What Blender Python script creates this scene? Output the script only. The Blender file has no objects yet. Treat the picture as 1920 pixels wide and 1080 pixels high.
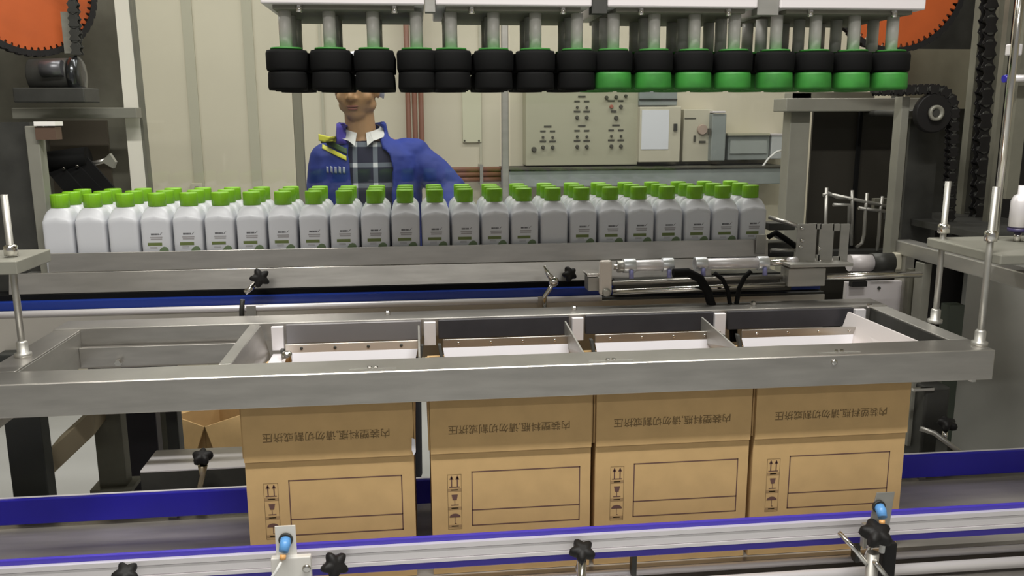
import bpy, bmesh, math, random
from mathutils import Vector, Matrix
random.seed(7)
PI = math.pi
sc = bpy.context.scene
C = sc.collection

# ------------------------------------------------------------------ camera, world, lights
CAM = Vector((0, 0, 1.55)); F = 1608.21
RM = Matrix(((0.99390595, 0.10721329, 0.02561777), (-0.11015608, 0.97462184, 0.19487921), (-0.00407399, -0.19651356, 0.98049264)))
cd = bpy.data.cameras.new('camera'); cam = bpy.data.objects.new('camera', cd); C.objects.link(cam); sc.camera = cam
cd.sensor_width = 36; cd.lens = 36 * F / 1920; cd.clip_start = 0.05
right, fwd, up = RM.col[0].copy(), RM.col[1].copy(), RM.col[2].copy()
m3 = Matrix((right, up, -fwd)).transposed(); m4 = m3.to_4x4(); m4.translation = CAM; cam.matrix_world = m4

w = bpy.data.worlds.new('hall'); sc.world = w; w.use_nodes = True
w.node_tree.nodes['Background'].inputs[0].default_value = (0.92, 0.90, 0.86, 1)
w.node_tree.nodes['Background'].inputs[1].default_value = 0.24
sc.view_settings.view_transform = 'Standard'; sc.view_settings.look = 'None'
sc.view_settings.gamma = 1; sc.view_settings.use_curve_mapping = False
sc.view_settings.exposure = 0.0

def area(name, loc, size, power, rot=(0, 0, 0), col=(1, 0.98, 0.93)):
    l = bpy.data.lights.new(name, 'AREA'); l.shape = 'RECTANGLE'; l.size, l.size_y = size; l.energy = power; l.color = col
    o = bpy.data.objects.new(name, l); C.objects.link(o); o.location = loc; o.rotation_euler = rot; return o
area('ceiling_light_glow', (0.1, 0.80, 3.3), (2.4, 0.12), 92)
area('ceiling_light_glow', (0.1, -1.6, 3.3), (2.4, 0.16), 34)
area('ceiling_light_glow', (-1.6, 3.9, 3.3), (2.4, 0.16), 30)
area('ceiling_light_glow', (1.6, 3.9, 3.3), (2.4, 0.16), 30)
area('ceiling_light_glow', (0.0, 2.75, 3.3), (2.4, 0.16), 34)  # unseen lamp added to brighten the bottle shoulders and cap tops

# ------------------------------------------------------------------ pixel helpers (photo pixel + depth -> metres)
def at(x, y, Y):
    v = RM @ Vector(((x - 960) / F, 1, -(y - 540) / F)); t = Y / v.y
    return Vector((v.x * t, Y, CAM.z + v.z * t))
def atz(x, y, z):
    v = RM @ Vector(((x - 960) / F, 1, -(y - 540) / F)); t = (z - CAM.z) / v.z
    return Vector((v.x * t, v.y * t, z))

# ------------------------------------------------------------------ materials
MATS = {}
def mat(name, col, rough=0.5, metal=0.0, noise=0.0, nscale=20, bump=0.0, stretch=(1, 1, 1), **kw):
    if name in MATS: return MATS[name]
    m = bpy.data.materials.new(name); m.use_nodes = True; nt = m.node_tree; b = nt.nodes['Principled BSDF']
    b.inputs['Base Color'].default_value = (*col, 1); b.inputs['Roughness'].default_value = rough; b.inputs['Metallic'].default_value = metal
    for k, v in kw.items():
        b.inputs[k.replace('_', ' ')].default_value = v
    if noise or bump:
        tc = nt.nodes.new('ShaderNodeTexCoord'); mp = nt.nodes.new('ShaderNodeMapping'); mp.inputs['Scale'].default_value = stretch
        nz = nt.nodes.new('ShaderNodeTexNoise'); nz.inputs['Scale'].default_value = nscale; nz.inputs['Detail'].default_value = 4
        nt.links.new(tc.outputs['Object'], mp.inputs[0]); nt.links.new(mp.outputs[0], nz.inputs['Vector'])
        if noise:
            rp = nt.nodes.new('ShaderNodeMapRange'); rp.inputs[1].default_value = 0.3; rp.inputs[2].default_value = 0.7
            rp.inputs[3].default_value = 1 - noise; rp.inputs[4].default_value = 1 + noise
            mx = nt.nodes.new('ShaderNodeVectorMath'); mx.operation = 'SCALE'; mx.inputs[0].default_value = col
            nt.links.new(nz.outputs[0], rp.inputs[0]); nt.links.new(rp.outputs[0], mx.inputs['Scale']); nt.links.new(mx.outputs[0], b.inputs['Base Color'])
        if bump:
            bp = nt.nodes.new('ShaderNodeBump'); bp.inputs['Strength'].default_value = bump; bp.inputs['Distance'].default_value = 0.002
            nt.links.new(nz.outputs[0], bp.inputs['Height']); nt.links.new(bp.outputs[0], b.inputs['Normal'])
    MATS[name] = m; return m
STEEL = mat('brushed_steel', (0.50, 0.48, 0.45), 0.34, 0.9, noise=0.10, nscale=9, bump=0.15, stretch=(1, 1, 6))
SATIN = mat('satin_steel', (0.44, 0.43, 0.40), 0.45, 0.8, noise=0.10, nscale=7, bump=0.1, stretch=(1, 1, 4))
CHROME = mat('polished_steel', (0.72, 0.70, 0.67), 0.16, 1.0)
DSTEEL = mat('dark_steel', (0.055, 0.055, 0.05), 0.5, 0.4, noise=0.25, nscale=12)
CHAR = mat('charcoal_steel', (0.055, 0.053, 0.060), 0.45, 0.5, noise=0.12, nscale=15)
GREYP = mat('grey_paint', (0.20, 0.195, 0.155), 0.6, 0.2, noise=0.15, nscale=10)
DGREY = mat('dark_grey_paint', (0.075, 0.072, 0.055), 0.65, 0.1, noise=0.25, nscale=8)
ALU = mat('anodised_aluminium', (0.80, 0.77, 0.79), 0.40, 0.4)
WHITEM = mat('white_painted_metal', (0.68, 0.64, 0.65), 0.4, 0.1)
BLACK = mat('black_rubber', (0.005, 0.005, 0.005), 0.8, Specular_IOR_Level=0.15)
BLACKP = mat('black_plastic', (0.012, 0.011, 0.011), 0.55, Specular_IOR_Level=0.3)
GREEN = mat('green_silicone', (0.028, 0.19, 0.024), 0.6, noise=0.2, nscale=30)
CAPG = mat('green_cap_plastic', (0.20, 0.47, 0.012), 0.4)
BOTW = mat('white_bottle_plastic', (0.60, 0.61, 0.645), 0.35)
CARD = mat('kraft_cardboard', (0.58, 0.385, 0.175), 0.85, noise=0.05, nscale=25)
CARDI = mat('cardboard_inside', (0.50, 0.33, 0.16), 0.9)
INK = mat('purple_brown_ink', (0.13, 0.065, 0.055), 0.8)
INKB = mat('grey_brown_ink', (0.17, 0.11, 0.045), 0.8)
BLUE = mat('blue_guide_plastic', (0.018, 0.014, 0.36), 0.32, noise=0.12, nscale=5)
BLUES = mat('violet_blue_strip', (0.060, 0.040, 0.44), 0.4)
BLUEB = mat('blue_belt', (0.012, 0.035, 0.24), 0.3)
WHITEP = mat('white_plastic_sheet', (0.74, 0.73, 0.78), 0.4)
ORANGE = mat('orange_painted_steel', (0.46, 0.085, 0.010), 0.6, noise=0.1, nscale=10)
CREAM = mat('cream_wall_panel', (0.63, 0.585, 0.46), 0.55, noise=0.03, nscale=3)
SEAM = mat('panel_seam', (0.47, 0.45, 0.35), 0.7)
FLOORM = mat('epoxy_floor', (0.46, 0.47, 0.47), 0.35, noise=0.08, nscale=2)
BEIGE = mat('beige_cabinet', (0.43, 0.42, 0.31), 0.5)
LCAB = mat('light_cabinet', (0.55, 0.52, 0.41), 0.5)
BLUEG = mat('blue_grey_paint', (0.27, 0.30, 0.29), 0.5, noise=0.1, nscale=8)
BROWNP = mat('brown_pipe_lagging', (0.22, 0.095, 0.06), 0.5)
PAPER = mat('paper', (0.72, 0.74, 0.78), 0.8)
OLIVE = mat('label_olive_band', (0.13, 0.17, 0.05), 0.6)
LGREY = mat('label_grey_print', (0.33, 0.32, 0.33), 0.6)
DGRY = mat('label_dark_print', (0.12, 0.12, 0.13), 0.6)
LEAF = mat('label_leaf_green', (0.15, 0.21, 0.11), 0.6)
SKIN = mat('skin', (0.43, 0.25, 0.125), 0.55, Subsurface_Weight=0.05)
LIPS = mat('lips', (0.27, 0.10, 0.07), 0.5)
JACK = mat('blue_work_jacket', (0.008, 0.028, 0.24), 0.7, noise=0.25, nscale=6)
VIOLET = mat('lit_collar_violet', (0.07, 0.05, 0.42), 0.65)  # blue jacket collar as it looks where light falls on it
YEL = mat('yellow_reflective', (0.70, 0.68, 0.06), 0.5)
DKGRN = mat('dark_green_band', (0.03, 0.07, 0.02), 0.6)
CLOTHW = mat('white_cap_fabric', (0.75, 0.75, 0.82), 0.8)
TROUS = mat('dark_trousers', (0.02, 0.02, 0.03), 0.8)
SHOE = mat('black_shoe', (0.015, 0.015, 0.015), 0.5)
HAIR = mat('black_hair', (0.01, 0.009, 0.008), 0.6)
SENS = mat('light_blue_sensor', (0.13, 0.36, 0.75), 0.35)
BRASS = mat('orange_amber_tip', (0.8, 0.42, 0.15), 0.3)
WHITEC = mat('white_cable', (0.8, 0.8, 0.78), 0.5)
BROWNB = mat('brown_painted_box', (0.10, 0.06, 0.04), 0.6)
RED = mat('red_switch', (0.35, 0.12, 0.08), 0.5)

def glass():
    m = bpy.data.materials.new('clear_guard_sheet'); m.use_nodes = True; nt = m.node_tree; nt.nodes.clear()
    o = nt.nodes.new('ShaderNodeOutputMaterial'); t = nt.nodes.new('ShaderNodeBsdfTransparent'); g = nt.nodes.new('ShaderNodeBsdfGlossy')
    t.inputs[0].default_value = (0.95, 0.96, 0.955, 1); g.inputs[1].default_value = 0.04; mx = nt.nodes.new('ShaderNodeMixShader'); mx.inputs[0].default_value = 0.03
    nt.links.new(t.outputs[0], mx.inputs[1]); nt.links.new(g.outputs[0], mx.inputs[2]); nt.links.new(mx.outputs[0], o.inputs[0]); return m
GLASS = glass()
def plaid():
    m = bpy.data.materials.new('checked_shirt_cloth'); m.use_nodes = True; nt = m.node_tree; b = nt.nodes['Principled BSDF']; b.inputs['Roughness'].default_value = 0.8
    tc = nt.nodes.new('ShaderNodeTexCoord'); sp = nt.nodes.new('ShaderNodeSeparateXYZ'); nt.links.new(tc.outputs['Object'], sp.inputs[0])
    def band(out, off):
        a = nt.nodes.new('ShaderNodeMath'); a.operation = 'ADD'; a.inputs[1].default_value = off; nt.links.new(out, a.inputs[0])
        d = nt.nodes.new('ShaderNodeMath'); d.operation = 'PINGPONG'; d.inputs[1].default_value = 0.037; nt.links.new(a.outputs[0], d.inputs[0])
        l = nt.nodes.new('ShaderNodeMath'); l.operation = 'LESS_THAN'; l.inputs[1].default_value = 0.0085; nt.links.new(d.outputs[0], l.inputs[0]); return l
    v = band(sp.outputs[0], 0.048); h = band(sp.outputs[2], 0.03)
    s = nt.nodes.new('ShaderNodeMath'); s.operation = 'ADD'; nt.links.new(v.outputs[0], s.inputs[0]); nt.links.new(h.outputs[0], s.inputs[1])
    s2 = nt.nodes.new('ShaderNodeMath'); s2.operation = 'MULTIPLY'; s2.inputs[1].default_value = 0.5; nt.links.new(s.outputs[0], s2.inputs[0])
    r = nt.nodes.new('ShaderNodeValToRGB'); r.color_ramp.interpolation = 'CONSTANT'
    e = r.color_ramp.elements; e[0].color = (0.008, 0.009, 0.03, 1); e[1].position = 0.9; e[1].color = (0.66, 0.68, 0.70, 1)
    k = e.new(0.4); k.color = (0.13, 0.15, 0.18, 1)
    nt.links.new(s2.outputs[0], r.inputs[0]); nt.links.new(r.outputs[0], b.inputs['Base Color']); return m
PLAID = plaid()

# ------------------------------------------------------------------ mesh builder
class MB:
    def __init__(s): s.bm = bmesh.new(); s.mats = []
    def mi(s, m):
        if m not in s.mats: s.mats.append(m)
        return s.mats.index(m)
    def _fin(s, faces, m, smooth=False):
        i = s.mi(m)
        for f in faces: f.material_index = i; f.smooth = smooth
    def box(s, lo, hi, m):
        lo, hi = Vector(lo), Vector(hi)
        a = Vector([min(lo[i], hi[i]) for i in range(3)]); b = Vector([max(lo[i], hi[i]) for i in range(3)])
        vs = [s.bm.verts.new((x, y, z)) for x in (a.x, b.x) for y in (a.y, b.y) for z in (a.z, b.z)]
        fs = [s.bm.faces.new([vs[i] for i in q]) for q in ((0, 1, 3, 2), (4, 6, 7, 5), (0, 4, 5, 1), (2, 3, 7, 6), (0, 2, 6, 4), (1, 5, 7, 3))]
        s._fin(fs, m); return s
    def hexa(s, p, m):                       # 8 points: 4 bottom, 4 top
        vs = [s.bm.verts.new(q) for q in p]
        fs = [s.bm.faces.new([vs[i] for i in q]) for q in ((3, 2, 1, 0), (4, 5, 6, 7), (0, 1, 5, 4), (1, 2, 6, 5), (2, 3, 7, 6), (3, 0, 4, 7))]
        s._fin(fs, m); return s
    def rings(s, rings, m, smooth=True, caps=True):
        R = [[s.bm.verts.new(p) for p in r] for r in rings]; n = len(R[0]); fs = []
        for a, b in zip(R, R[1:]):
            for i in range(n):
                fs.append(s.bm.faces.new((a[i], a[(i + 1) % n], b[(i + 1) % n], b[i])))
        s._fin(fs, m, smooth)
        if caps: s._fin([s.bm.faces.new(R[0][::-1]), s.bm.faces.new(R[-1])], m, False)
        return s
    def cyl(s, p, q, r, m, r2=None, n=20, smooth=True):
        return s.tube([p, q], [r, r if r2 is None else r2], m, n, smooth)
    def tube(s, pts, rad, m, n=12, smooth=True):
        pts = [Vector(p) for p in pts]
        if not isinstance(rad, (list, tuple)): rad = [rad] * len(pts)
        rs = []; ref = None
        for i, p in enumerate(pts):
            t = (pts[min(i + 1, len(pts) - 1)] - pts[max(i - 1, 0)]).normalized()
            if ref is None: ref = Vector((0, 0, 1)) if abs(t.z) < 0.9 else Vector((1, 0, 0))
            u = t.cross(ref).normalized(); v = u.cross(t); ref = v
            rs.append([p + (u * math.cos(a) + v * math.sin(a)) * rad[i] for a in [2 * PI * k / n for k in range(n)]])
        return s.rings(rs, m, smooth)
    def lathe(s, c, prof, m, axis='z', n=24, fn=None, smooth=True):
        c = Vector(c); rs = []
        for r, h in prof:
            ring = []
            for k in range(n):
                a = 2 * PI * k / n; rr = r * (fn(a) if fn else 1); x, y = rr * math.cos(a), rr * math.sin(a)
                v = {'z': (x, y, h), 'y': (x, -h, y), 'x': (h, x, y)}[axis] if axis != '-y' else (x, -h, y)
                ring.append(c + Vector(v))
            rs.append(ring)
        return s.rings(rs, m, smooth)
    def prism(s, pts, d, m):                 # polygon pts extruded by vector d
        d = Vector(d); a = [s.bm.verts.new(p) for p in pts]; b = [s.bm.verts.new(Vector(p) + d) for p in pts]; n = len(a)
        fs = [s.bm.faces.new(a), s.bm.faces.new(b[::-1])] + [s.bm.faces.new((a[i], b[i], b[(i + 1) % n], a[(i + 1) % n])) for i in range(n)]
        s._fin(fs, m); return s
    def ell(s, c, r, m, rot=None, n=20):
        M = Matrix.Translation(Vector(c)) @ (rot.to_4x4() if rot else Matrix.Identity(4)) @ Matrix.Diagonal((*r, 1))
        g = bmesh.ops.create_uvsphere(s.bm, u_segments=n, v_segments=max(8, n // 2), radius=1, matrix=M)
        s._fin({f for v in g['verts'] for f in v.link_faces}, m, True); return s
    def quad(s, pts, m):
        f = s.bm.faces.new([s.bm.verts.new(p) for p in pts]); s._fin([f], m); return s
    def pb(s, x0, y0, x1, y1, Y, d, m):      # box whose front face, at depth Y, covers a picture rectangle
        a, b = at((x0 + x1) / 2, y0, Y).z, at((x0 + x1) / 2, y1, Y).z
        l, r = at(x0, (y0 + y1) / 2, Y).x, at(x1, (y0 + y1) / 2, Y).x
        return s.box((l, Y, b), (r, Y + d, a), m)
    def build(s, name, parent=None, bevel=0.0, seg=2):
        bmesh.ops.recalc_face_normals(s.bm, faces=s.bm.faces)
        me = bpy.data.meshes.new(name)
        off = wloc(parent) if parent else Vector((0, 0, 0))
        if not parent:                        # base point as origin
            xs = [v.co for v in s.bm.verts]
            off = Vector((sum(v.x for v in xs) / len(xs), sum(v.y for v in xs) / len(xs), min(v.z for v in xs)))
        for v in s.bm.verts: v.co -= off
        s.bm.to_mesh(me); s.bm.free()
        for m in s.mats: me.materials.append(m)
        o = bpy.data.objects.new(name, me); C.objects.link(o)
        if parent: o.parent = parent
        else: o.location = off
        if bevel:
            b = o.modifiers.new('bevel', 'BEVEL'); b.width = bevel; b.segments = seg; b.limit_method = 'ANGLE'; b.angle_limit = 0.7
        return o
def wloc(o):
    v = Vector((0, 0, 0))
    while o: v += o.location; o = o.parent
    return v
def tag(o, label, cat, group=None, kind=None):
    if label: o['label'] = label
    if cat: o['category'] = cat
    if group: o['group'] = group
    if kind: o['kind'] = kind
    return o
def thing(name, label, cat, loc, group=None):
    o = bpy.data.objects.new(name, None); C.objects.link(o); o.location = loc; o.empty_display_size = 0.05
    return tag(o, label, cat, group)
def copy_tree(o, parent=None):
    c = o.copy(); C.objects.link(c); c.parent = parent
    for ch in list(o.children): copy_tree(ch, c)
    return c
def structure(mb, name, bevel=0):
    o = mb.build(name, bevel=bevel); o['kind'] = 'structure'; return o
ORD = ['first', 'second', 'third', 'fourth', 'fifth', 'sixth', 'seventh', 'eighth', 'ninth', 'tenth', 'eleventh', 'twelfth']

# ------------------------------------------------------------------ the hall
structure(MB().box((-5, -3, -0.1), (5, 5.2, 0), FLOORM), 'floor')
structure(MB().box((-5, 5.0, 0), (5, 5.2, 3.4), CREAM), 'wall_back')
structure(MB().box((-5.2, -3, 0), (-5, 5.2, 3.4), CREAM), 'wall_left')
structure(MB().box((5, -3, 0), (5.2, 5.2, 3.4), CREAM), 'wall_right')
structure(MB().box((-5.2, -3, 3.4), (5.2, 5.2, 3.5), CREAM), 'ceiling')
for i, x in enumerate((345, 457, 598, 898)):
    p = at(x, 60, 5.0)
    structure(MB().box((p.x - 0.004, 4.990, 0), (p.x + (0.05 if i < 2 else 0.01), 5.0, 3.4), SEAM), 'trim_%d' % (i + 1))
for i, (x, y) in enumerate(((0.1, 0.80), (0.1, -1.6), (-1.6, 3.9), (1.6, 3.9), (0.0, 2.75))):  # last position is the lamp added over the bottles
    lab = ('long ceiling lamp above the cartons', 'long ceiling lamp behind the camera', 'long ceiling lamp above the left of the back wall', 'long ceiling lamp above the right of the back wall', 'unseen ceiling lamp added to brighten the bottle tops')[i]
    t = thing('ceiling_lamp', lab, 'lamp', (x, y, 3.3), 'ceiling lamps')
    MB().box((x - 1.22, y - 0.1, 3.32), (x + 1.22, y + 0.1, 3.4), WHITEM).build('lamp_housing', t)

# ------------------------------------------------------------------ back wall fittings
def cabinet_marks():
    t = thing('control_cabinet', 'beige control cabinet on the back wall with rows of dark switches', 'cabinet', at(1090, 310, 4.85))
    MB().pb(986, 150, 1197, 310, 4.85, 0.149, BEIGE).build('cabinet_body', t, bevel=0.004)
    rows = []
    for cx, oy, top in ((1027, 237, 1), (1091, 181, 1), (1091, 236, 1), (1155, 235, 1)):
        rows.append((cx, oy, 14, 3, 'n'))
        for sx in (-9, 9):
            rows.append((cx + sx, oy + 9, 10, 3, 'n')); rows.append((cx + sx, oy + 20, 4, 5, 'k'))
            rows.append((cx + sx, oy + 28, 12, 3, 'n')); rows.append((cx + sx, oy + 39, 6, 6, 'k'))
    rows += [(1146, 189, 13, 3, 'n'), (1164, 189, 10, 3, 'n'), (1137, 183, 6, 5, 'k'), (1155, 182, 6, 5, 'k'), (1173, 180, 5, 6, 'k'), (1164, 200, 6, 6, 'k'), (1151, 209, 10, 4, 'n'), (1155, 221, 7, 5, 'k'), (1001, 280, 8, 11, 'k')]
    for x, y, ww, hh, k in rows:
        if k == 'n': MB().pb(x - ww / 2, y - hh / 2, x + ww / 2, y + hh / 2, 4.847, 0.003, DGREY).build('name_plate', t)
        else:
            c = at(x, y, 4.85); r = ww * 0.0015
            MB().lathe(c, [(r * 1.2, 0), (r * 1.2, 0.006), (r, 0.008), (r * 0.9, 0.022)], DGREY, 'y', 12).build('switch', t)
    c = at(1146, 200, 4.85); MB().lathe(c, [(0.011, 0), (0.011, 0.01), (0.008, 0.02)], RED, 'y', 14).build('red_switch', t)
cabinet_marks()
t = thing('wall_cabinet', 'pale wall cabinet with a white paper sheet on its door', 'cabinet', at(1237, 305, 4.8))
MB().pb(1199, 200, 1276, 304, 4.8, 0.199, LCAB).build('cabinet_body', t, bevel=0.004)
MB().pb(1199, 165, 1270, 198, 4.82, 0.179, BLUEG).build('upper_housing', t, bevel=0.004)
MB().pb(1199, 185, 1270, 188, 4.815, 0.005, DSTEEL).build('dark_slot', t)
MB().pb(1203, 206, 1254, 280, 4.797, 0.003, PAPER).build('paper_sheet', t)
MB().pb(1264, 232, 1270, 245, 4.785, 0.015, DSTEEL).build('latch', t)
t = thing('wall_cabinet', 'narrow beige wall cabinet right of the papered one with a round pink disc', 'cabinet', at(1305, 305, 4.85))
MB().pb(1281, 205, 1336, 303, 4.85, 0.149, LCAB).build('cabinet_body', t, bevel=0.004)
MB().pb(1284, 221, 1305, 223, 4.847, 0.003, DGREY).build('name_plate', t)
c = at(1316, 243, 4.85); MB().lathe(c, [(0.03, 0), (0.03, 0.012), (0.026, 0.02)], mat('dusty_pink', (0.42, 0.32, 0.26), 0.6), 'y', 20).build('round_disc', t)
MB().pb(1301, 254, 1305, 265, 4.842, 0.008, DGREY).build('latch', t); MB().pb(1311, 264, 1323, 268, 4.845, 0.005, DGREY).build('name_plate', t)
t = thing('switch_box', 'upright blue grey switch box on the back wall', 'box', at(1348, 303, 4.8))
MB().pb(1334, 213, 1361, 302, 4.8, 0.199, BLUEG).build('box_body', t, bevel=0.006)
MB().pb(1337, 208, 1361, 212, 4.79, 0.209, WHITEM).build('box_lid', t, bevel=0.003); MB().pb(1329, 241, 1333, 254, 4.79, 0.02, DGREY).build('switch_lever', t)
t = thing('junction_box', 'low wide grey junction box on the back wall', 'box', at(1403, 300, 4.85))
MB().pb(1365, 250, 1442, 300, 4.85, 0.149, BLUEG).build('box_body', t, bevel=0.004)
MB().pb(1369, 262, 1438, 288, 4.845, 0.005, mat('pale_blue_grey', (0.36, 0.39, 0.37), 0.5)).build('door_panel', t); MB().pb(1364, 250, 1444, 254, 4.83, 0.169, BEIGE).build('box_lid', t)
t = thing('junction_box', 'small white junction box at the right end of the grey cable duct', 'box', at(1460, 298, 4.85))
MB().pb(1446, 252, 1475, 298, 4.85, 0.149, mat('pale_box_paint', (0.5, 0.52, 0.52), 0.5)).build('box_body', t, bevel=0.004)
MB().pb(1446, 251, 1475, 254, 4.845, 0.153, WHITEM).build('box_lid', t)
pts = [at(1472, 280, 4.83), at(1455, 285, 4.8), at(1440, 298, 4.78), at(1428, 315, 4.77), at(1418, 345, 4.77)]
tag(MB().tube(pts, 0.006, WHITEC, 8).build('white_cable'), 'white cable hanging from the small white junction box', 'cable')
t = thing('cable_duct', 'grey blue cable duct running along the back wall under the cabinets', 'duct', at(1200, 345, 4.72))
MB().pb(945, 318, 1475, 348, 4.72, 0.279, BLUEG).build('duct_body', t, bevel=0.004)
MB().pb(945, 314, 1475, 317, 4.71, 0.289, DGREY).build('duct_lid', t)
c0 = at(770, 170, 4.9)
for i, (dx, lab) in enumerate(((0, 'left'), (12, 'middle'), (24, 'right'))):
    a = at(768 + dx, 300, 4.9); zt = 3.39; z1 = at(860, 318 + 9.5 * (2 - i), 4.9).z; x2 = at(944, 325, 4.9).x
    pts = [(a.x, 4.9, zt), (a.x, 4.9, z1 + 0.06), (a.x + 0.02, 4.9, z1 + 0.015), (a.x + 0.06, 4.9, z1), (x2, 4.9, z1)]
    tag(MB().tube(pts, 0.0145, BROWNP, 12).build('brown_pipe'), 'brown pipe down the back wall behind the worker, %s of three' % lab, 'pipe', 'brown pipes')
t = thing('pipe_clip', 'steel clip holding the three brown pipes to the wall near the worker elbow', 'clip', at(903, 345, 4.87))
MB().pb(900, 309, 906, 347, 4.87, 0.129, SATIN).build('clip_bar', t)
t = thing('wall_outlet', 'small white wall outlet low on the back wall left of the worker', 'outlet', at(368, 358, 4.97))
MB().pb(358, 344, 379, 361, 4.97, 0.029, LCAB).build('outlet_plate', t, bevel=0.003); MB().pb(365, 350, 373, 355, 4.967, 0.004, DGREY).build('socket', t)
t = thing('wall_panel', 'pale raised cover panel on the back wall right of the brown pipes', 'panel', at(884, 268, 4.985))
MB().pb(867, 120, 902, 267, 4.985, 0.014, mat('pale_panel', (0.60, 0.59, 0.44), 0.5)).build('cover_sheet', t)
for x in (871, 898): c = at(x, 264, 4.985); MB().lathe(c, [(0.006, 0), (0.005, 0.004)], DGREY, 'y', 8).build('screw', t)

# ------------------------------------------------------------------ guard posts and clear sheets
def vpost(name, x, ytop, ybot, Y, wpx, m, label, cat, d=0.04):
    lo = at(x, ybot, Y); hi = at(x, ytop, Y); h = wpx / F * Y / 2
    return tag(MB().box((lo.x - h, Y, lo.z), (lo.x + h, Y + d, hi.z), m).build(name, bevel=0.003), label, cat)
POSTM = mat('post_grey', (0.25, 0.24, 0.19), 0.45, 0.4)
for x, lab in ((562, 'grey guard post left of the worker'), (948, 'steel guard post right of the worker and the pipes')):
    p = at(x, 300, 2.78); h = (0.014 if x < 700 else 0.011)
    m = POSTM if x < 700 else SATIN
    tag(MB().box((p.x - h, 2.78, 0), (p.x + h, 2.81, 3.0), m).build('guard_post', bevel=0.003), lab, 'post', 'guard posts')
gx = [at(263, 300, 2.79).x, at(562, 300, 2.79).x, at(948, 300, 2.79).x, at(1478, 300, 2.79).x]
for i, lab in enumerate(('clear guard sheet left of the worker, before the cream wall', 'clear guard sheet in front of the worker', 'clear guard sheet in front of the control cabinets')):
    a, b = gx[i] + 0.016, gx[i + 1] - 0.016
    tag(MB().box((a, 2.793, 0.9), (b, 2.797, 2.9), GLASS).build('guard_sheet'), lab, 'guard sheet', 'clear guard sheets')
# white profile post at the left
a, b = at(215, 0, 2.84), at(270, 361, 2.84)
t = thing('white_profile_post', 'bright white upright profile at the left edge of the cream wall', 'post', (at(262, 340, 2.84).x, 2.84, 0))
p0, p1 = at(226, 0, 2.84), at(262, 355, 2.84)
MB().hexa([(p1.x - .024, 2.84, 0.9), (p1.x + .024, 2.84, 0.9), (p1.x + .024, 2.88, 0.9), (p1.x - .024, 2.88, 0.9), (p0.x - .02, 2.84, 2.3), (p0.x + .02, 2.84, 2.3), (p0.x + .02, 2.88, 2.3), (p0.x - .02, 2.88, 2.3)], mat('white_lacquer', (0.85, 0.82, 0.72), 0.4)).build('white_face', t)
MB().hexa([(p1.x + .024, 2.84, 0.9), (p1.x + .034, 2.84, 0.9), (p1.x + .034, 2.88, 0.9), (p1.x + .024, 2.88, 0.9), (p0.x + .02, 2.84, 2.3), (p0.x + .027, 2.84, 2.3), (p0.x + .027, 2.88, 2.3), (p0.x + .02, 2.88, 2.3)], GREYP).build('dark_seal', t)
MB().box((p1.x - .03, 2.84, 0), (p1.x + .04, 2.9, 0.9), GREYP).build('post_foot', t)

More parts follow.
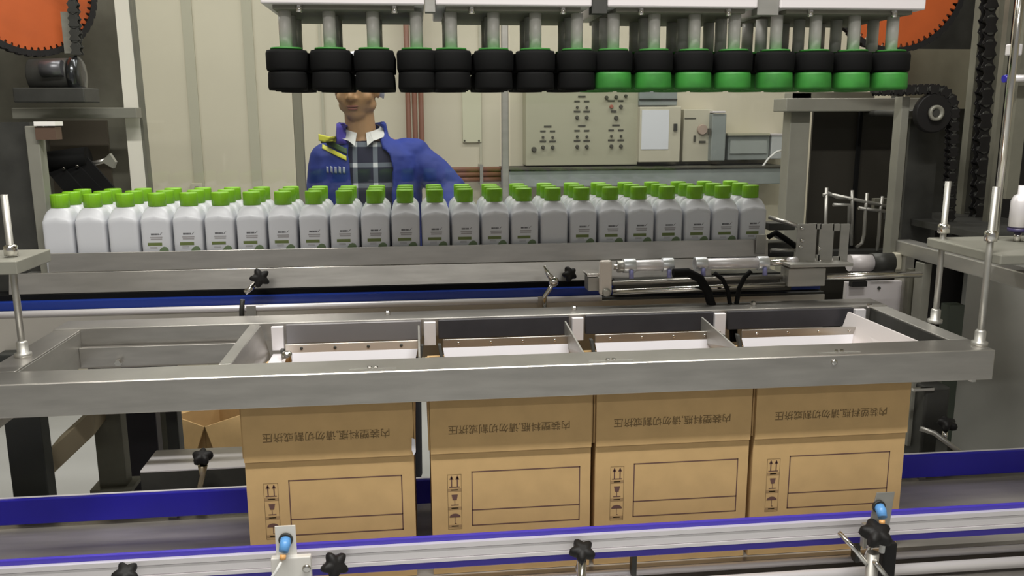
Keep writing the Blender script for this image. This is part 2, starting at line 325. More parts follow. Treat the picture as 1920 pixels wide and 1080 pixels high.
# ------------------------------------------------------------------ the worker
def make_person():
    X0, Y0 = -0.175, 3.32
    t = thing('person', 'person in a blue jacket, checked shirt and white hair cap standing behind the bottles', 'person', (X0, Y0, 0))
    def capsule(mb, a, b, ra, rb, m, k=6):
        a, b = Vector(a), Vector(b)
        mb.tube([a.lerp(b, i / k) for i in range(k + 1)], [ra + (rb - ra) * i / k for i in range(k + 1)], m, 14)
        mb.ell(a, (ra,) * 3, m, n=14); mb.ell(b, (rb,) * 3, m, n=14)
    hc = Vector((-0.212, 3.28, 1.655)); HR = Matrix.Rotation(math.radians(-10), 3, 'Z') @ Matrix.Rotation(math.radians(10), 3, 'X')
    def hp(x, y, z): return hc + HR @ Vector((x, y, z))
    b = MB()
    b.ell(hp(0, 0.02, 0.02), (0.074, 0.092, 0.080), SKIN, HR, 24)          # skull
    b.ell(hp(0, -0.012, -0.028), (0.066, 0.076, 0.080), SKIN, HR, 24)      # face
    b.ell(hp(0, -0.035, -0.082), (0.040, 0.042, 0.032), SKIN, HR, 18)      # chin
    for s in (-1, 1):
        b.ell(hp(s * 0.040, -0.042, -0.028), (0.026, 0.030, 0.026), SKIN, HR, 14)   # cheeks
        b.ell(hp(s * 0.046, -0.0, -0.062), (0.024, 0.045, 0.026), SKIN, HR, 14)   # jaw
        b.ell(hp(s * 0.076, 0.012, -0.012), (0.009, 0.018, 0.031), SKIN, HR, 14)    # ears
        b.ell(hp(s * 0.031, -0.074, 0.028), (0.022, 0.010, 0.007), SKIN, HR, 12)    # brows
        b.ell(hp(s * 0.012, -0.090, -0.026), (0.010, 0.010, 0.008), SKIN, HR, 10)   # nostrils
    b.tube([hp(0, -0.078, 0.025), hp(0, -0.092, 0.0), hp(0, -0.103, -0.022)], [0.008, 0.010, 0.0125], SKIN, 10)
    b.ell(hp(0, -0.101, -0.024), (0.012, 0.011, 0.010), SKIN, HR, 12)
    b.ell(hp(0, -0.076, -0.053), (0.026, 0.010, 0.008), SKIN, HR, 12); b.ell(hp(0, -0.072, -0.068), (0.021, 0.011, 0.008), SKIN, HR, 12)
    capsule(b, (-0.200, 3.315, 1.44), (-0.208, 3.30, 1.58), 0.060, 0.054, SKIN)   # neck
    # trunk
    prof = [(0.88, .155, .105), (0.98, .16, .11), (1.10, .148, .10), (1.22, .160, .108), (1.34, .178, .112), (1.42, .165, .095), (1.47, .10, .07)]
    def ring(z, a, c, n=28, cx=X0 - 0.005, cy=Y0): return [(cx + a * math.cos(k * 2 * PI / n), cy + c * math.sin(k * 2 * PI / n), z) for k in range(n)]
    b.rings([ring(*p) for p in prof], SKIN)
    RSh, REl, RWr = Vector((-0.345, 3.32, 1.405)), Vector((-0.385, 3.36, 1.13)), Vector((-0.36, 3.20, 0.92))
    LSh, LEl, LWr = Vector((-0.005, 3.32, 1.415)), Vector((0.125, 3.27, 1.275)), Vector((0.10, 3.10, 1.10))
    for S, E_, W in ((RSh, REl, RWr), (LSh, LEl, LWr)):
        capsule(b, S, E_, 0.044, 0.038, SKIN); capsule(b, E_, W, 0.038, 0.027, SKIN)
        d = (W - E_).normalized(); side = Vector((1, 0, 0)); nrm = d.cross(side).normalized(); side = nrm.cross(d)
        pc = W + d * 0.055
        b.ell(pc, (0.040, 0.048, 0.016), SKIN, Matrix((side, d, nrm)).transposed(), 14)
        for k, L in enumerate((0.066, 0.076, 0.072, 0.058)):
            f0 = pc + side * (-0.030 + 0.020 * k) + d * 0.034; f1 = f0 + (d * 0.9 + nrm * 0.25) * L * 0.5; f2 = f1 + (d * 0.6 + nrm * 0.75) * L * 0.5
            b.tube([f0, f1, f2], [0.0095, 0.009, 0.0075], SKIN, 8)
        sgn = 1 if W.x < -0.1 else -1
        f0 = pc + side * sgn * 0.034 - d * 0.02; f1 = f0 + side * sgn * 0.022 + d * 0.026; b.tube([f0, f1, f1 + d * 0.028 + nrm * 0.008], [0.012, 0.011, 0.009], SKIN, 8)
    for s in (-1, 1):
        hx = X0 + s * 0.085
        capsule(b, (hx, 3.32, 0.90), (hx + s * 0.02, 3.30, 0.49), 0.078, 0.052, SKIN); capsule(b, (hx + s * 0.02, 3.30, 0.49), (hx + s * 0.025, 3.33, 0.09), 0.052, 0.036, SKIN)
        b.ell((hx + s * 0.03, 3.28, 0.045), (0.042, 0.115, 0.038), SKIN, n=14)
    o = b.build('body', t)
    r = o.modifiers.new('skin', 'REMESH'); r.mode = 'VOXEL'; r.voxel_size = 0.0055; r.use_smooth_shade = True
    sm = o.modifiers.new('smooth', 'SMOOTH'); sm.iterations = 4; sm.factor = 0.5
    # lips, eyes, hair, cap
    l = MB(); l.ell(hp(0, -0.082, -0.0545), (0.023, 0.0065, 0.0048), LIPS, HR, 14); l.ell(hp(0, -0.080, -0.064), (0.019, 0.0070, 0.0052), LIPS, HR, 14); l.build('lips', t)
    for s in (-1, 1):
        e = MB(); e.ell(hp(s * 0.031, -0.066, 0.010), (0.014, 0.014, 0.009), mat('eye_white', (0.75, 0.72, 0.68), 0.3), HR, 14); e.ell(hp(s * 0.031, -0.0775, 0.010), (0.0055, 0.004, 0.0055), HAIR, HR, 10); e.build('eye', t)
        e = MB(); e.tube([hp(s * 0.014, -0.083, 0.031), hp(s * 0.032, -0.084, 0.037), hp(s * 0.050, -0.074, 0.031)], [0.002, 0.0035, 0.0015], HAIR, 8); e.build('eyebrow', t)
    h = MB(); rs = []
    for th, rr in ((-0.075, .088), (-0.045, .094), (-0.01, .096), (0.03, .093), (0.068, .078), (0.092, .045), (0.099, .004)):
        rs.append([hp(rr * math.cos(a) * (1 + 0.03 * math.sin(9 * a)), 0.035 + rr * 1.14 * math.sin(a) * (1 + 0.03 * math.cos(11 * a)), th + 0.028 + (0.068 if th < -0.05 else 0.045 if th < 0 else 0.02 if th < .05 else 0.0) * max(0, -math.sin(a)) ** 0.7) for a in [k * 2 * PI / 60 for k in range(60)]])
    h.rings(rs, CLOTHW); h.build('hair_cap', t)
    # shirt
    s = MB(); sp = [(0.92, .168, .118), (1.05, .160, .112), (1.15, .158, .113), (1.25, .170, .118), (1.34, .182, .120), (1.41, .165, .105), (1.45, .120, .085), (1.475, .078, .070)]
    s.rings([ring(z, a, c, 40) for z, a, c in sp], PLAID)
    so = s.build('shirt', t)
    so.modifiers.new('sub', 'SUBSURF').levels = 1
    k = MB()
    for sgn in (-1, 1):
        cx, cy = -0.198, 3.312
        for (a0, a1) in ((0, 1),):
            top = []; bot = []
            for q in range(9):
                a = -PI / 2 + sgn * (0.25 + q * 0.26); top.append((cx + 0.066 * math.cos(a), cy + 0.064 * math.sin(a), 1.492 + 0.004 * q)); bot.append((cx + 0.092 * math.cos(a), cy + 0.098 * math.sin(a) - 0.012, 1.458 + 0.006 * q - (0.012 if q == 0 else 0)))
            for q in range(8):
                k.hexa([bot[q], bot[q + 1], tuple(Vector(bot[q + 1]) + Vector((0, .004, .002))), tuple(Vector(bot[q]) + Vector((0, .004, .002))), top[q], top[q + 1], tuple(Vector(top[q + 1]) + Vector((0, .004, 0))), tuple(Vector(top[q]) + Vector((0, .004, 0)))], mat('pale_shirt_collar', (0.62, 0.62, 0.60), 0.8))
    k.build('shirt_collar', t)
    # jacket: open shell with sleeves fused to it
    j = MB()
    def shell(levels, th, n=40):
        rs = []
        for z, cx, cy, a, c, gl, gr in levels:
            # front opening from x=gl to x=gr (relative to cx)
            a0 = -math.acos(max(-1, min(1, gl / a))); a1 = -math.acos(max(-1, min(1, gr / a)))
            st, en = a1, a0 + 2 * PI
            out = [(cx + a * math.cos(st + (en - st) * i / n), cy + c * math.sin(st + (en - st) * i / n), z) for i in range(n + 1)]
            inn = [(cx + (a - th) * math.cos(st + (en - st) * i / n), cy + (c - th) * math.sin(st + (en - st) * i / n), z) for i in range(n, -1, -1)]
            rs.append(out + inn)
        j.rings(rs, JACK)
    shell([(0.86, -.18, 3.32, .205, .150, -.07, .05), (1.00, -.18, 3.32, .200, .148, -.065, .085), (1.15, -.18, 3.32, .195, .147, -.062, .090), (1.27, -.18, 3.32, .200, .150, -.060, .092), (1.36, -.178, 3.32, .205, .148, -.062, .095), (1.41, -.18, 3.325, .198, .140, -.066, .086), (1.445, -.185, 3.33, .150, .120, -.062, .066), (1.47, -.19, 3.325, .110, .100, -.060, .062)], 0.016)
    shell([(1.43, -.192, 3.32, .128, .118, -.066, .070), (1.47, -.195, 3.315, .104, .104, -.062, .070), (1.50, -.198, 3.312, .095, .092, -.060, .092), (1.53, -.200, 3.312, .090, .086, -.064, .070)], 0.012)
    def sleeve(pts, rad): 
        j.tube(pts, rad, JACK, 18); 
        for p, r in zip(pts, rad): j.ell(p, (r,) * 3, JACK, n=14)
    sleeve([RSh + Vector((0.03, 0, -0.005)), RSh + Vector((0.008, 0, -0.012)), RSh + Vector((-0.0, 0, -0.05)), RSh.lerp(REl, .5), REl, REl.lerp(RWr, .5), REl.lerp(RWr, .92)], [.064, .062, .064, .058, .056, .048, .042])
    sleeve([LSh + Vector((-0.03, 0, -0.006)), LSh + Vector((-0.004, 0, -0.008)), LSh + Vector((0.012, 0, -0.035)), LSh.lerp(LEl, .55), LEl, LEl.lerp(LWr, .5), LEl.lerp(LWr, .92)], [.066, .066, .070, .066, .064, .055, .045])
    jo = j.build('jacket', t)
    r = jo.modifiers.new('cloth', 'REMESH'); r.mode = 'VOXEL'; r.voxel_size = 0.0065; r.use_smooth_shade = True
    sm = jo.modifiers.new('smooth', 'SMOOTH'); sm.iterations = 6; sm.factor = 0.5
    tex = bpy.data.textures.new('folds', 'CLOUDS'); tex.noise_scale = 0.07
    dm = jo.modifiers.new('folds', 'DISPLACE'); dm.texture = tex; dm.strength = 0.012; dm.mid_level = 0.5
    # shoulder bands wrapped onto the jacket
    def band(name, cs, wd, m):
        g = MB(); rows = []
        N = 16
        for i in range(N + 1):
            u = i / N; c = Vector(cs[0]).lerp(Vector(cs[1]), u)
            rows.append([g.bm.verts.new((c.x, c.y, c.z + wd * (k / 4 - .5))) for k in range(5)])
        fs = [g.bm.faces.new((rows[i][k], rows[i + 1][k], rows[i + 1][k + 1], rows[i][k + 1])) for i in range(N) for k in range(4)]
        g._fin(fs, m, True); o = g.build(name, t)
        s = o.modifiers.new('wrap', 'SHRINKWRAP'); s.target = jo; s.wrap_method = 'PROJECT'; s.use_project_y = True; s.use_project_z = False; s.use_project_x = False; s.use_positive_direction = True; s.use_negative_direction = False; s.offset = 0.004
        o.modifiers.new('thick', 'SOLIDIFY').thickness = 0.002
        return o
    Y = 3.10
    q = lambda x, y: tuple(Vector((at(x, y, 3.2).x, Y, at(x, y, 3.2).z)))
    band('shoulder_band', [q(600, 276), q(650, 297)], 0.015, YEL); band('shoulder_band', [q(607, 266), q(656, 287)], 0.020, DKGRN)
    band('shoulder_band', [q(603, 256), q(626, 262)], 0.024, YEL)
    band('lit_collar_patch', [q(628, 252), q(650, 250)], 0.075, VIOLET)  # violet patch paints the lit side of the blue collar
    for i in range(5): band('chest_print', [q(612 + i * 8, 318 - (i % 2)), q(616 + i * 8, 319)], 0.022, mat('pale_print', (0.35, 0.38, 0.48), 0.7))
    # lit side of the collar is painted by the violet band above
    # trousers and shoes
    p = MB(); p.rings([ring(z, a, c, 28) for z, a, c in ((0.80, .168, .118), (0.90, .172, .122), (0.97, .165, .116))], TROUS)
    for s_ in (-1, 1):
        hx = X0 + s_ * 0.085
        p.tube([(hx, 3.32, .88), (hx + s_ * .01, 3.31, .7), (hx + s_ * .02, 3.30, .49), (hx + s_ * .025, 3.325, .1)], [.092, .086, .068, .058], TROUS, 18)
    po = p.build('trousers', t); r = po.modifiers.new('cloth', 'REMESH'); r.mode = 'VOXEL'; r.voxel_size = 0.01; r.use_smooth_shade = True
    for s_ in (-1, 1):
        hx = X0 + s_ * 0.115
        z = MB(); z.rings([[(hx + a * math.cos(k * 2 * PI / 20), 3.265 + c * math.sin(k * 2 * PI / 20), h_) for k in range(20)] for h_, a, c in ((0, .052, .14), (.02, .052, .14), (.05, .048, .13), (.09, .044, .085))], SHOE); z.build('shoe', t)
make_person()

# ------------------------------------------------------------------ shared small builders
def text_into(mb, s, size, org, xd, zd, m):
    cu = bpy.data.curves.new('t', 'FONT'); cu.body = s; cu.size = size; cu.align_x = 'CENTER'; cu.align_y = 'CENTER'; cu.resolution_u = 2
    o = bpy.data.objects.new('t', cu); C.objects.link(o); dg = bpy.context.evaluated_depsgraph_get(); me = o.evaluated_get(dg).to_mesh()
    org, xd, zd = Vector(org), Vector(xd), Vector(zd); vs = [mb.bm.verts.new(org + xd * v.co.x + zd * v.co.y) for v in me.vertices]
    i = mb.mi(m)
    for p in me.polygons:
        try: f = mb.bm.faces.new([vs[k] for k in p.vertices]); f.material_index = i
        except ValueError: pass
    o.evaluated_get(dg).to_mesh_clear(); bpy.data.objects.remove(o); bpy.data.curves.remove(cu)
def star(mb, c, axis, R, m=None, lobes=5, L=0.02):
    m = m or BLACKP; c = Vector(c); f = lambda a: 1 + 0.22 * math.cos(lobes * a)
    prof = [(R * .35, -L * 1.1), (R * .5, -L * .4), (R * .8, -L * .25), (R, 0), (R, L * .5), (R * .85, L * .75), (R * .3, L * .85)]
    a = Vector(axis).normalized(); ref = Vector((0, 0, 1)) if abs(a.z) < .9 else Vector((1, 0, 0)); u = a.cross(ref).normalized(); v = u.cross(a); rs = []
    for r, h in prof:
        rs.append([c + a * h + (u * math.cos(t) + v * math.sin(t)) * r * (f(t) if r > R * .7 else 1) for t in [2 * PI * k / 40 for k in range(40)]])
    mb.rings(rs, m)
def bolt(mb, c, r, h, m=CHROME, axis='z'):
    mb.lathe(c, [(r, 0), (r, h * .7), (r * .8, h)], m, axis, 6, smooth=False)
def chain(mb, path, pitch, wd, m, depth=0.012):
    path = [Vector(p) for p in path]; seg = []
    pos = path[0].copy(); i = 0; pts = [pos.copy()]
    L = [(b - a).length for a, b in zip(path, path[1:])]; tot = sum(L); d = pitch
    while d < tot:
        k = 0; r = d
        while r > L[k]: r -= L[k]; k += 1
        pts.append(path[k].lerp(path[k + 1], r / L[k])); d += pitch
    for k, (a, b) in enumerate(zip(pts, pts[1:])):
        t = (b - a).normalized(); n = Vector((0, 1, 0)).cross(t).normalized(); off = depth * (0.5 if k % 2 else 0.32)
        for s in (-1, 1):
            ring = []
            c0, c1 = a - t * wd * .1, b + t * wd * .1; h = wd * .5
            P = [c0 + n * h * .8, a + t * 0 + n * h, (a + b) / 2 + n * h * .65, b + n * h, c1 + n * h * .8, c1 - n * h * .8, b - n * h, (a + b) / 2 - n * h * .65, a - n * h, c0 - n * h * .8]
            y = Vector((0, s * off - 0.001, 0)); mb.prism([p + y for p in P], (0, 0.002, 0), m)
        mb.cyl(a + Vector((0, -depth * .5, 0)), a + Vector((0, depth * .5, 0)), wd * .28, DSTEEL, n=8)

# ------------------------------------------------------------------ bottles
def make_bottle(labelled):
    X, Y0, Z = 0, 0, 0; W = 0.0375; D = 0.0375
    t = thing('bottle', None, None, (0, 0, 0))
    def ring(z, w, d, e, arch=0, n=48):
        out = []
        for k in range(n):
            a = 2 * PI * k / n; c, s = math.cos(a), math.sin(a)
            x = math.copysign(abs(c) ** (2 / e), c) * w; y = math.copysign(abs(s) ** (2 / e), s) * d
            out.append((x, y, z - arch * (x / W) ** 2 * (1 if abs(y) > d * .5 else (abs(y) / d) * 2)))
        return out
    b = MB()
    b.rings([ring(0, W * .93, D * .93, 9), ring(.003, W * .985, D * .985, 9), ring(.006, W, D, 9), ring(.1, W, D, 9, 0), ring(.134, W, D, 9, .006), ring(.1485, W, D, 9, .012), ring(.1500, W * .985, D * .95, 8, .012), ring(.157, W * .93, D * .82, 6, .007), ring(.165, W * .78, D * .66, 4.5, .003), ring(.1695, W * .62, D * .58, 3), ring(.1715, W * .53, D * .53, 2), ring(.177, W * .5, D * .5, 2)], BOTW)
    b.build('bottle_body', t)
    k = MB(); k.lathe((0, 0, 0), [(.0205, .1715), (.0222, .1725), (.0222, .2035), (.0212, .2058), (.012, .2063)], CAPG, 'z', 64, fn=lambda a: 1 + .018 * math.cos(20 * a)); k.build('cap', t)
    if labelled:
        l = MB(); y = -D - 0.0001
        def r(x0, x1, z0, z1, m): l.box((x0, y - .0003, z0), (x1, y + .0004, z1), m)
        for i, ww in enumerate((.0032, .0028, .0026, .003, .0028, .0026)): r(-.0115 + i * .0034, -.0115 + i * .0034 + ww, .1000, .1044, DGRY)
        l.prism([(.0095, y - .0003, .1005), (.012, y - .0003, .1005), (.0175, y - .0003, .1075), (.0145, y - .0003, .1055)], (0, .0007, 0), DGRY)
        for q in range(2): r(-.014 + q * .001, .0165 - q * .001, .0925 - q * .0048, .0958 - q * .0048, LGREY)
        r(-.021, .0145, .0725, .0805, OLIVE)
        for q in range(2): r(-.016, .002, .068 - q * .003, .0692 - q * .003, LGREY)
        P = [(.002, .048), (.008, .0625), (.013, .0675), (.019, .070), (.025, .0685), (.029, .064), (.032, .048)]
        l.prism([(a, y - .0003, c) for a, c in P], (0, .0007, 0), LEAF)
        l.build('label', t)
    return t
plainb = make_bottle(False); labb = make_bottle(True); usedp = usedl = False
BX0, BP, BZ = -0.915, 1.845 / 23, 1.152
for r in range(3):
    for i in range(24):
        lab = r == 0 and i not in (0, 1, 2, 16)
        if lab: o = labb if not usedl else copy_tree(labb); usedl = True
        else: o = plainb if not usedp else copy_tree(plainb); usedp = True
        o.location = (BX0 + i * BP, 2.3257 + r * 0.0785, BZ); 
        if r == 0 and i == 2: pass
        side = 'left' if i < 12 else 'right'; n = i if i < 12 else 23 - i
        row = ('front', 'middle', 'back')[r]
        if r == 0: tx = ('labelled white bottle with green cap, %s from the %s end of the front row' if lab else 'blank white bottle with green cap, %s from the %s end of the front row') % (ORD[n], side)
        else: tx = 'white bottle with green cap, %s row, %s from the %s end' % (row, ORD[n], side)
        tag(o, tx, 'bottle', 'bottles in the %s row of the tray' % row)

# ------------------------------------------------------------------ bottle tray and its conveyor
t = thing('bottle_conveyor', 'stainless bottle conveyor with blue wear strip and low front fence under the bottles', 'conveyor', (0, 2.3, 0))
MB().box((-1.02, 2.268, 1.140), (0.968, 2.56, 1.152), SATIN).build('deck', t)
m = MB(); m.hexa([(-0.935, 2.262, 1.165), (0.965, 2.262, 1.165), (0.965, 2.266, 1.165), (-0.935, 2.266, 1.165), (-0.935, 2.268, 1.2125), (0.965, 2.268, 1.2125), (0.965, 2.272, 1.2125), (-0.935, 2.272, 1.2125)], STEEL)
m.build('front_fence', t, bevel=0.001)
m = MB(); m.hexa([(-1.03, 2.245, 1.113), (0.80, 2.245, 1.113), (0.80, 2.249, 1.113), (-1.03, 2.249, 1.113), (-1.03, 2.258, 1.1645), (0.80, 2.258, 1.1645), (0.80, 2.262, 1.1645), (-1.03, 2.262, 1.1645)], STEEL); m.build('lower_fence', t, bevel=0.001)
MB().box((-1.4, 2.24, 1.098), (1.1, 2.30, 1.112), BLACK).build('gap_shade_strip', t)  # black strip paints the shade in the gap under the fence
MB().box((-1.4, 2.215, 1.078), (1.1, 2.30, 1.098), BLUEB).build('blue_wear_strip', t)
MB().tube([(-1.4, 2.19, 1.074), (0.48, 2.19, 1.074)], 0.0085, ALU, 16).build('nose_rail', t)
MB().box((-1.4, 2.186, 0.93), (1.1, 2.192, 1.069), mat('fascia_steel', (.50, .47, .42), .35, .45, noise=.12, nscale=4)).build('fascia', t)
MB().box((-1.4, 2.192, 1.05), (1.1, 2.56, 1.075), DSTEEL).build('inner_frame', t)
for x in (-0.2, 0.95): MB().box((x - .03, 2.40, 0), (x + .03, 2.46, 1.05), DSTEEL).build('leg', t)
MB().pb(1418, 440, 1436, 476, 2.255, 0.004, SATIN).build('end_stop', t, bevel=.001)
# clamps on the fence
t = thing('star_knob', 'black star knob with chrome latch at the left of the steel fence under the bottles', 'knob', at(487, 540, 2.19))
m = MB(); star(m, at(487, 521, 2.19), (0.3, -1, 0.2), 0.021); m.build('grip', t)
m = MB(); m.tube([at(478, 532, 2.2), at(470, 541, 2.185), at(459, 549, 2.18)], 0.007, CHROME, 10); m.build('latch_arm', t)
m = MB(); m.tube([at(455, 562, 2.18), at(453, 580, 2.18), at(453, 597, 2.18)], 0.006, DSTEEL, 8); m.pb(462, 574, 480, 598, 2.18, .006, SATIN); m.build('bracket', t)
t = thing('toggle_latch', 'chrome toggle latch standing on the conveyor rail left of the small black knob', 'latch', at(1030, 575, 2.17))
m = MB(); m.tube([at(1020, 498, 2.17), at(1028, 514, 2.17), at(1036, 524, 2.165)], [.003, .006, .009], CHROME, 10); m.build('lever', t)
m = MB(); m.ell(at(1038, 528, 2.165), (.014, .012, .014), CHROME); m.tube([at(1038, 530, 2.165), at(1030, 543, 2.165), at(1021, 555, 2.165), at(1021, 576, 2.165)], .006, CHROME, 10); m.build('hook', t)
m = MB(); m.pb(1009, 556, 1017, 580, 2.17, .004, STEEL); m.build('guide_bracket', t)
t = thing('star_knob', 'small black star knob on the steel fence right of the chrome latch', 'knob', at(1066, 530, 2.21))
m = MB(); star(m, at(1066, 514, 2.21), (0.4, -1, 0.3), 0.017); m.build('grip', t)

# ------------------------------------------------------------------ pneumatic pusher at the right of the tray
t = thing('pneumatic_pusher', 'pneumatic pusher with two silver cylinders and a pale clamp lever beside the bottle tray', 'machine part', at(1300, 560, 2.12))
def pcyl(x0, x1, y0, y1, Y):
    a, b = at(x0, (y0 + y1) / 2, Y), at(x1, (y0 + y1) / 2 - 2, Y); r = (at(x0, y0, Y).z - at(x0, y1, Y).z) / 2
    d = (b - a).normalized()
    o = MB().cyl(a, b, r * .78, ALU, n=20).build('cylinder', t)
    for p, q in ((a, a + d * .032), (b - d * .03, b)):
        MB().cyl(p, q, r, mat('cast_aluminium', (.72, .74, .76), .35, .6), n=20).build('end_cap', o, bevel=.002)
    MB().cyl((a + d * .018) + Vector((0, -r * .9, -r * .5)), (a + d * .018) + Vector((0, -r * 1.1, -r * 1.6)), .006, mat('violet_fitting', (.25, .25, .5), .4), n=10).build('air_fitting', o)
    MB().cyl((b - d * .015) + Vector((0, -r * .9, -r * .5)), (b - d * .015) + Vector((0, -r * 1.1, -r * 1.6)), .006, MATS['violet_fitting'], n=10).build('air_fitting', o)
pcyl(1168, 1262, 485, 512, 2.12); pcyl(1302, 1440, 482, 508, 2.12)
MB().cyl(at(1150, 501, 2.12), at(1170, 500, 2.12), .007, CHROME).build('piston_rod', t)
MB().cyl(at(1157, 500, 2.12), at(1176, 499, 2.12), .0155, SATIN, n=16).build('lock_collar', t)
MB().cyl(at(1440, 493, 2.12), at(1490, 491, 2.12), .008, CHROME).build('piston_rod', t)
MB().cyl(at(1478, 491, 2.12), at(1494, 490, 2.12), .012, ALU).build('rod_end', t)
m = MB(); m.pb(1125, 489, 1148, 554, 2.10, .018, mat('pale_nickel', (.74, .68, .62), .4, .3)); m.build('clamp_lever', t, bevel=.006)
m = MB(); c = at(1137, 548, 2.098); m.lathe(c, [(.011, 0), (.011, .006), (.006, .009)], SATIN, 'y', 16); m.build('pivot_bolt', t)
MB().pb(1103, 520, 1126, 546, 2.125, .05, SATIN).build('mount_block', t, bevel=.002); MB().pb(1101, 513, 1125, 519, 2.115, .06, CHROME).build('mount_cap', t, bevel=.002)
MB().cyl(at(1148, 531, 2.13), at(1478, 518, 2.13), .006, BRASS if 0 else STEEL).build('guide_rod', t)
MB().cyl(at(1148, 548, 2.11), at(1470, 533, 2.11), .0075, CHROME).build('guide_rod', t)
MB().cyl(at(1548, 519, 2.10), at(1727, 514, 2.10), .0085, CHROME).build('guide_rod', t)
MB().box((at(1150, 540, 2.2).x, 2.18, 1.085), (at(1478, 530, 2.2).x, 2.21, 1.125), DSTEEL).build('slide_bed', t)
MB().pb(1478, 503, 1548, 537, 2.09, .05, SATIN).build('carriage_block', t, bevel=.002)
MB().pb(1482, 495, 1600, 501, 2.07, .09, SATIN).build('carriage_plate', t, bevel=.001)
m = MB()
for x0, y0, x1, y1 in ((1494, 420, 1530, 494), (1530, 420, 1540, 430), (1536, 420, 1562, 494), (1575, 420, 1591, 494), (1562, 420, 1575, 433), (1562, 481, 1575, 494), (1530, 478, 1536, 494)): m.pb(x0, y0, x1, y1, 2.12, .004, SATIN)
m.build('slotted_plate', t)
for x, y in ((1504, 428), (1504, 451), (1536, 466), (1501, 463), (1512, 492), (1538, 490)): MB().lathe(at(x, y, 2.119), [(.005, 0), (.005, .004), (.003, .006)], CHROME, 'y', 8).build('screw', t)
for i, (pts, r) in enumerate((([(1262, 512), (1290, 511), (1312, 522), (1326, 545), (1335, 575), (1345, 640)], .0115), ([(1340, 512), (1355, 524), (1365, 545), (1370, 580), (1372, 640)], .0055), ([(1408, 508), (1396, 520), (1386, 540), (1379, 580), (1378, 640)], .006))):
    tag(MB().tube([at(x, y, 2.085) for x, y in pts], r, BLACK, 10).build('air_hose'), ('thick black air hose drooping from the left silver cylinder', 'thin black air hose from the middle of the silver cylinders', 'thin black air hose from the right end of the silver cylinders')[i], 'hose', 'air hoses')
t = thing('drive_motor', 'white motor with dark end bell right of the slotted steel plate', 'motor', at(1650, 560, 2.3))
MB().cyl(at(1592, 493, 2.3), at(1633, 493, 2.3), .024, WHITEM, n=24).build('motor_body', t); MB().cyl(at(1633, 493, 2.3), at(1672, 492, 2.3), .028, DSTEEL, n=24).build('end_bell', t)
MB().pb(1680, 475, 1718, 506, 2.32, .03, LCAB).build('terminal_box', t, bevel=.004); MB().pb(1714, 483, 1726, 504, 2.3, .03, BLACK).build('cable_gland', t)
MB().pb(1585, 528, 1702, 620, 2.31, .02, WHITEM).build('mount_plate', t, bevel=.002)
MB().pb(1598, 528, 1626, 538, 2.29, .02, BLACKP).build('rubber_block', t)
for x, y in ((1648, 540), (1701, 540)): MB().lathe(at(x, y, 2.309), [(.005, 0), (.004, .004)], DSTEEL, 'y', 8).build('screw', t)
t = thing('bottle_clamp', 'dark steel clamp mechanism at the right end of the bottle row', 'machine part', at(1470, 480, 2.35))
m = MB(); m.tube([at(1442, 407, 2.36), at(1497, 424, 2.30)], .006, STEEL, 8); m.build('pull_rod', t)
m = MB(); m.pb(1442, 418, 1492, 432, 2.37, .05, DSTEEL); m.pb(1440, 455, 1490, 482, 2.38, .06, DSTEEL); m.build('clamp_body', t, bevel=.003)
m = MB(); m.tube([at(1440, 445, 2.33), at(1455, 436, 2.33), at(1470, 446, 2.33), at(1492, 462, 2.33)], .008, BLACK, 8); m.build('rubber_grip', t)
m = MB(); m.tube([at(1452, 440, 2.34), at(1492, 458, 2.34)], .007, SATIN, 8); m.tube([at(1445, 470, 2.34), at(1492, 468, 2.34)], .006, SATIN, 8); m.build('link_bar', t)

